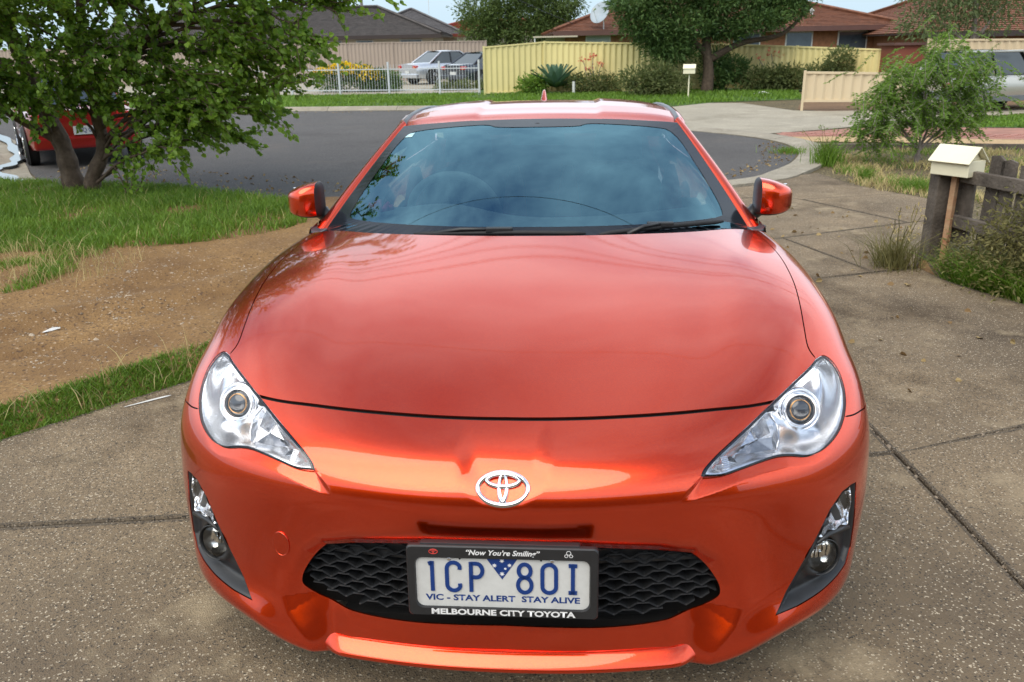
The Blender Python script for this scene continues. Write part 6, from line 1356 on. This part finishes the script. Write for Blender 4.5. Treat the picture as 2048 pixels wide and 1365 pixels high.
# timber edging of the dry verge and a grey peg by the agave
prop(MB().bar((4.55, 12.25, .03), (11, 11.15, .03), .04, .09).build('timber_edging', M_OLD), 'low timber edging between the orange gravel and the dry verge', 'edging')
prop(MB().tube([(2.2, 28.4, 0), (2.2, 28.4, .42)], .045, 8).build('garden_stake', M_WFRAME), 'short pale stake in the lawn beside the agave', 'stake')
# litter
lit = [((-1.62, 3.38, .026), (.10, .007, .004), R(38), 'white plastic strip lying along the driveway edge grass'), ((-2.55, 4.35, .05), (.05, .02, .012), R(60), 'crumpled white wrapper on the bare soil verge'), ((7.9, 26.6, .02), (.30, .12, .07), R(5), 'white plastic bag on the lawn right of the cypress')]
M_LIT = pbr('white_litter', (.68, .68, .66), .6, var=.12, scale=30)
for at, s_, a, lb in lit:
    b = MB(); n = 7; V = [(math.cos(2 * math.pi * k / n) * (1 + .35 * math.sin(k * 2.3)), math.sin(2 * math.pi * k / n) * (1 + .3 * math.cos(k * 1.7)), .2 * math.sin(k * 1.9)) for k in range(n)] + [(.1, 0, 1), (0, 0, -.4)]
    b.add([(v[0] * s_[0], v[1] * s_[1], v[2] * s_[2]) for v in V], [(k, (k + 1) % n, n) for k in range(n)] + [((k + 1) % n, k, n + 1) for k in range(n)]); o = b.build('litter', M_LIT); o.location = at; o.rotation_euler.z = a; prop(o, lb, 'litter')

# ---- parked vehicles
M_TYRE = M_RUBBER; M_TAIL = pbr('red_tail_lamp', (.45, .02, .02), .12, coat=.6, var=.2, scale=15); M_HLAMP = pbr('clear_lamp', (.55, .56, .58), .1, metal=.5, var=.1, scale=15); M_ALLOY = pbr('alloy_rim', (.50, .51, .53), .25, metal=.9, var=.1, scale=10); M_AMBER = pbr('amber_lamp', (.65, .22, .03), .15, coat=.5, var=.2, scale=15)
M_VGLASS = pbr('parked_car_glass', (.03, .04, .045), .05, spec=.9, var=.2, scale=2)
def vehicle(name, label, at, rz, sc, st, gh, wheels, paint, trim=None, rim=M_ALLOY, plate_txt=None, spoiler=False, tail_z=(.72, .86), cladding=None):
    """st: (y, half width, bottom, shoulder, top); gh: belt z, roof z, base rear/front y, roof rear/front y, half widths"""
    o = empty(name, at, rz); o.scale = (sc, sc, sc); prop(o, label, 'car')
    V = []; ys = np.array([s_[0] for s_ in st]); A = np.array(st); yy = np.linspace(ys[0], ys[-1], 41)
    def cs(col):   # monotone-ish smooth interpolation
        v = np.interp(yy, ys, A[:, col]); return np.convolve(np.r_[v[0], v, v[-1]], [.25, .5, .25], 'valid')
    W, B_, S_, T_ = cs(1), cs(2), cs(3), cs(4); prof = [(-.80, 0), (-.95, .03), (-1, .25), (-1.0, .6), (-.975, .9), (-.93, 1)]
    for i in range(41):
        half = [(W[i] * p, B_[i] + (S_[i] - B_[i]) * q_) for p, q_ in prof] + [(-W[i] * .80, T_[i] - .01), (-W[i] * .45, T_[i])]
        full = half + [(-x, z_) for x, z_ in half[::-1]]; V += [(x, yy[i], z_) for x, z_ in full]
    m = 16; F = [(i * m + k, (i + 1) * m + k, (i + 1) * m + k + 1, i * m + k + 1) for i in range(40) for k in range(m - 1)] + [tuple(range(m)), tuple(40 * m + k for k in range(m - 1, -1, -1))]
    bo = mesh('body', V, [f[::-1] for f in F], paint, o, smooth=True); bo.data.set_sharp_from_angle(angle=R(48))
    bz, rz_, yr, yf, tr, tf_, wb, wr = gh
    c = {k: Vector(v) for k, v in dict(rl=(-wb, yr, bz), rr=(wb, yr, bz), fl=(-wb, yf, bz), fr=(wb, yf, bz), trl=(-wr, tr, rz_), trr=(wr, tr, rz_), tfl=(-wr, tf_, rz_), tfr=(wr, tf_, rz_)).items()}
    # roof, crowned
    V = []
    for j in range(7):
        y = tr + (tf_ - tr) * j / 6
        for i in range(9): s_ = -1 + i / 4; V.append((wr * s_ * (1.03 if abs(s_) == 1 else 1), y + (-.02 if j == 0 else .02 if j == 6 else 0), rz_ + .035 * (1 - s_ * s_) + .03 * (1 - ((j - 3) / 3) ** 2)))
    mesh('roof', V, [(j * 9 + i, j * 9 + i + 1, (j + 1) * 9 + i + 1, (j + 1) * 9 + i) for j in range(6) for i in range(8)], paint, o, smooth=True)
    def pane(nm, q_, inset_=.05): cc = sum(q_, Vector()) / len(q_); mesh(nm, [p + (cc - p).normalized() * inset_ * .6 for p in q_], [tuple(range(len(q_)))], M_VGLASS, o)
    pane('rear_window', [c['rl'], c['rr'], c['trr'], c['trl']]); pane('windscreen', [c['fr'], c['fl'], c['tfl'], c['tfr']])
    for sx, (a_, b_, d_, e_) in ((-1, ('rl', 'fl', 'tfl', 'trl')), (1, ('rr', 'fr', 'tfr', 'trr'))):
        P0, P1, P2, P3 = c[a_], c[b_], c[d_], c[e_]; lo = lambda t: P0.lerp(P1, t); hi_ = lambda t: P3.lerp(P2, t)
        for t0_, t1_ in ((.06, .44), (.47, .90)): q_ = [lo(t0_ + .0), lo(t1_), hi_(min(1, t1_ + .02)), hi_(max(0, t0_ - .02))]; pane('side_window', q_ if sx > 0 else q_[::-1], .02)
        MB().bar(lo(.455), hi_(.455), .06, .05).build('door_pillar', trim or M_GLOSSBLK, o)
        MB().tube([P0, P3], .045, 6).build('rear_pillar', paint, o); MB().tube([P1, P2], .032, 6).build('front_pillar', paint, o); MB().tube([P3, P2], .035, 6).build('roof_rail', paint, o)
        for t_ in (.36, .74): y_ = yr + (yf - yr) * t_; w_ = float(np.interp(y_, yy, W)); MB().box(-.012, .012, -.09, .09, -.014, .014, Matrix.Translation((sx * (w_ * .985), y_, bz - .12))).build('door_handle', paint, o)
        for t_ in (.455, .98): y_ = yr + (yf - yr) * t_; w_ = float(np.interp(y_, yy, W)); MB().box(-.004, .004, -.005, .005, -.50, 0, Matrix.Translation((sx * (w_ * .997), y_, bz - .06))).build('door_gap', M_RUBBER, o)
        y_ = yf - .28; MB().box(-.10, .10, -.05, .05, -.07, .07, Matrix.Translation((sx * (wb + .16), y_, bz + .09))).build('door_mirror', paint, o, bevel=.02)
        # lamps
        yb_ = st[0][0]; w_ = st[0][1]
        tl = MB().box(-.16, .10, -.035, .12, tail_z[0], tail_z[1], Matrix.Translation((sx * (w_ - .08), yb_, 0)) @ Matrix.Diagonal((sx, 1, 1, 1))); tl.build('tail_lamp', M_TAIL, o, bevel=.02)
        MB().box(-.05, .06, -.038, .05, tail_z[0] + .02, tail_z[0] + .07, Matrix.Translation((sx * (w_ - .09), yb_ - .004, 0)) @ Matrix.Diagonal((sx, 1, 1, 1))).build('indicator', M_AMBER, o, bevel=.01)
        yf_ = st[-1][0]; MB().box(-.20, .08, -.20, .02, st[-1][3] - .16, st[-1][3] - .02, Matrix.Translation((sx * (st[-1][1] - .05), yf_, 0)) @ Matrix.Diagonal((sx, 1, 1, 1))).build('headlamp', M_HLAMP, o, bevel=.02)
        for wy, wr_ in wheels:
            w_ = float(np.interp(wy, yy, W)); MB().lathe([(wr_ + .06, .004), (wr_ + .05, .012), (0, .012)], 28, Matrix.Translation((sx * (w_ - .012), wy, wr_ + .02)) @ Matrix.Rotation(R(90 * sx), 4, 'Y')).build('wheel_arch', M_UNDER, o)
            if cladding: MB().lathe([(wr_ + .13, .0), (wr_ + .12, .022), (wr_ + .055, .022), (wr_ + .05, 0)], 28, Matrix.Translation((sx * (w_ - .004), wy, wr_ + .02)) @ Matrix.Rotation(R(90 * sx), 4, 'Y')).build('arch_cladding', cladding, o)
            wh = empty('wheel', (sx * (w_ - .06), wy, wr_), parent=o); WM = Matrix.Rotation(R(90 * sx), 4, 'Y')
            MB().lathe([(wr_ * .68, -.1), (wr_ * .93, -.1), (wr_, -.07), (wr_, .06), (wr_ * .93, .095), (wr_ * .68, .09)], 32, WM).build('tyre', M_TYRE, wh, smooth=True)
            rm = MB().lathe([(wr_ * .69, .088), (wr_ * .64, .075), (wr_ * .62, .02), (0, .02)], 32, WM)
            for k in range(7): a_ = 2 * math.pi * k / 7; rm.bar(WM @ Vector((.03 * math.cos(a_), .03 * math.sin(a_), .07)), WM @ Vector((wr_ * .65 * math.cos(a_), wr_ * .65 * math.sin(a_), .078)), .045, .03)
            rm.lathe([(.06, .05), (.055, .09), (0, .095)], 14, WM); rm.build('rim', rim, wh, smooth=True, angle=35)
    yb_ = st[0][0]
    pl_ = MB().box(-.19, .19, yb_ - .03, yb_ - .012, .50 if not plate_txt else .52, .63 if not plate_txt else .655).build('number_plate', M_PLATE, o)
    if plate_txt: text('plate_text', plate_txt, .10, 0, 0, 0, M_PBLUE, pl_, Matrix.Translation((0, yb_ - .034, .555)) @ Matrix.Rotation(R(90), 4, 'X'), width=.30)
    MB().box(-st[1][1] * .96, st[1][1] * .96, yb_ - .05, yb_ + .12, .30, .50).build('rear_bumper', paint, o, bevel=.04)
    if cladding:
        for sx in (-1, 1): w_ = max(A[:, 1]); MB().box(-.02, .015, wheels[0][0] + wheels[0][1] + .1, wheels[1][0] - wheels[1][1] - .1, .30, .46, Matrix.Translation((sx * w_, 0, 0))).build('sill_cladding', cladding, o, bevel=.01)
        MB().box(-st[1][1] * .99, st[1][1] * .99, yb_ - .06, yb_ + .1, .36, .60).build('bumper_cladding', cladding, o, bevel=.03)
    if spoiler:
        sp_ = MB().box(-.66, .66, yb_ + .02, yb_ + .20, 1.10, 1.14); sp_.box(-.52, -.46, yb_ + .05, yb_ + .16, .9, 1.1); sp_.box(.46, .52, yb_ + .05, yb_ + .16, .9, 1.1); sp_.build('rear_spoiler', paint, o)
    return o
SED = [(-2.28, .74, .34, .80, .90), (-2.1, .83, .28, .86, .955), (-1.5, .87, .22, .90, .985), (-.6, .88, .20, .92, .96), (.6, .88, .20, .90, .95), (1.1, .87, .22, .86, .93), (1.7, .85, .24, .78, .85), (2.1, .80, .28, .70, .77), (2.28, .66, .36, .62, .66)]
GHS = (.93, 1.40, -1.72, 1.10, -.92, .22, .76, .57)
M_REDP = carpaint('red_car_paint', (.24, .004, .006), (.33, .010, .010), .3, .3); M_SILV = carpaint('silver_car_paint', (.50, .53, .58), (.66, .69, .74), .3, .7); M_DKBLUE = carpaint('dark_car_paint', (.015, .02, .03), (.03, .04, .06), .3, .4); M_CHAMP = carpaint('champagne_car_paint', (.46, .44, .39), (.58, .56, .51), .32, .6); M_CLAD = pbr('grey_cladding', (.13, .14, .15), .6, var=.1, scale=6)
vehicle('parked_car', 'bright red sedan parked at the kerb behind the leafy street tree', (-7.0, 13.7, 0), R(32), .86, SED, GHS, [(-1.42, .32), (1.35, .32)], M_REDP, rim=M_CHROME, plate_txt='SUQ 086', spoiler=False)
vehicle('parked_car', 'silver sedan parked behind the white picket fence', (-2.75, 40.9, 0), R(-52), .98, SED, (.93, 1.44, -1.55, 1.15, -.75, .3, .77, .58), [(-1.42, .33), (1.38, .33)], M_SILV)
vehicle('parked_car', 'dark sedan parked half hidden by the end of the yellow fence', (-.75, 38.2, 0), R(-44), .95, SED, GHS, [(-1.42, .32), (1.35, .32)], M_DKBLUE)
SUVS = [(-2.18, .80, .42, .96, 1.02), (-2.0, .86, .36, 1.0, 1.04), (-1.2, .90, .32, 1.02, 1.06), (0, .90, .32, 1.02, 1.06), (.9, .90, .32, 1.0, 1.05), (1.4, .89, .34, .96, 1.03), (1.9, .86, .38, .90, .97), (2.18, .74, .46, .80, .84)]
vehicle('parked_car', 'silver off-roader with grey cladding parked beyond the feathery tree', (10.6, 18.9, 0), R(-74), .72, SUVS, (1.04, 1.70, -1.98, 1.0, -1.72, .38, .80, .66), [(-1.32, .36), (1.32, .36)], M_CHAMP, cladding=M_CLAD)

# ---- the house the driveway belongs to, behind the photographer: it shows in the bumper and the lamps
hs = house('brick_house', 'brown brick house with garage door at the top of the driveway, mirrored in the bumper', -9, 8, -15, -5.6, 2.45, 4.3, 4.4, M_RBROWN, M_BRICK, M_FASCB, [])
gdr = MB().box(6.6, 11.6, 9.40, 9.44, .02, 2.1).build('garage_door', pbr('brown_garage_door', (.12, .06, .04), .5, var=.1, scale=2), hs)
for k in range(6): MB().box(6.62, 11.58, 9.44, 9.455, .06 + .34 * k, .06 + .34 * k + .30).build('door_slat', bpy.data.materials['brown_garage_door'], gdr)
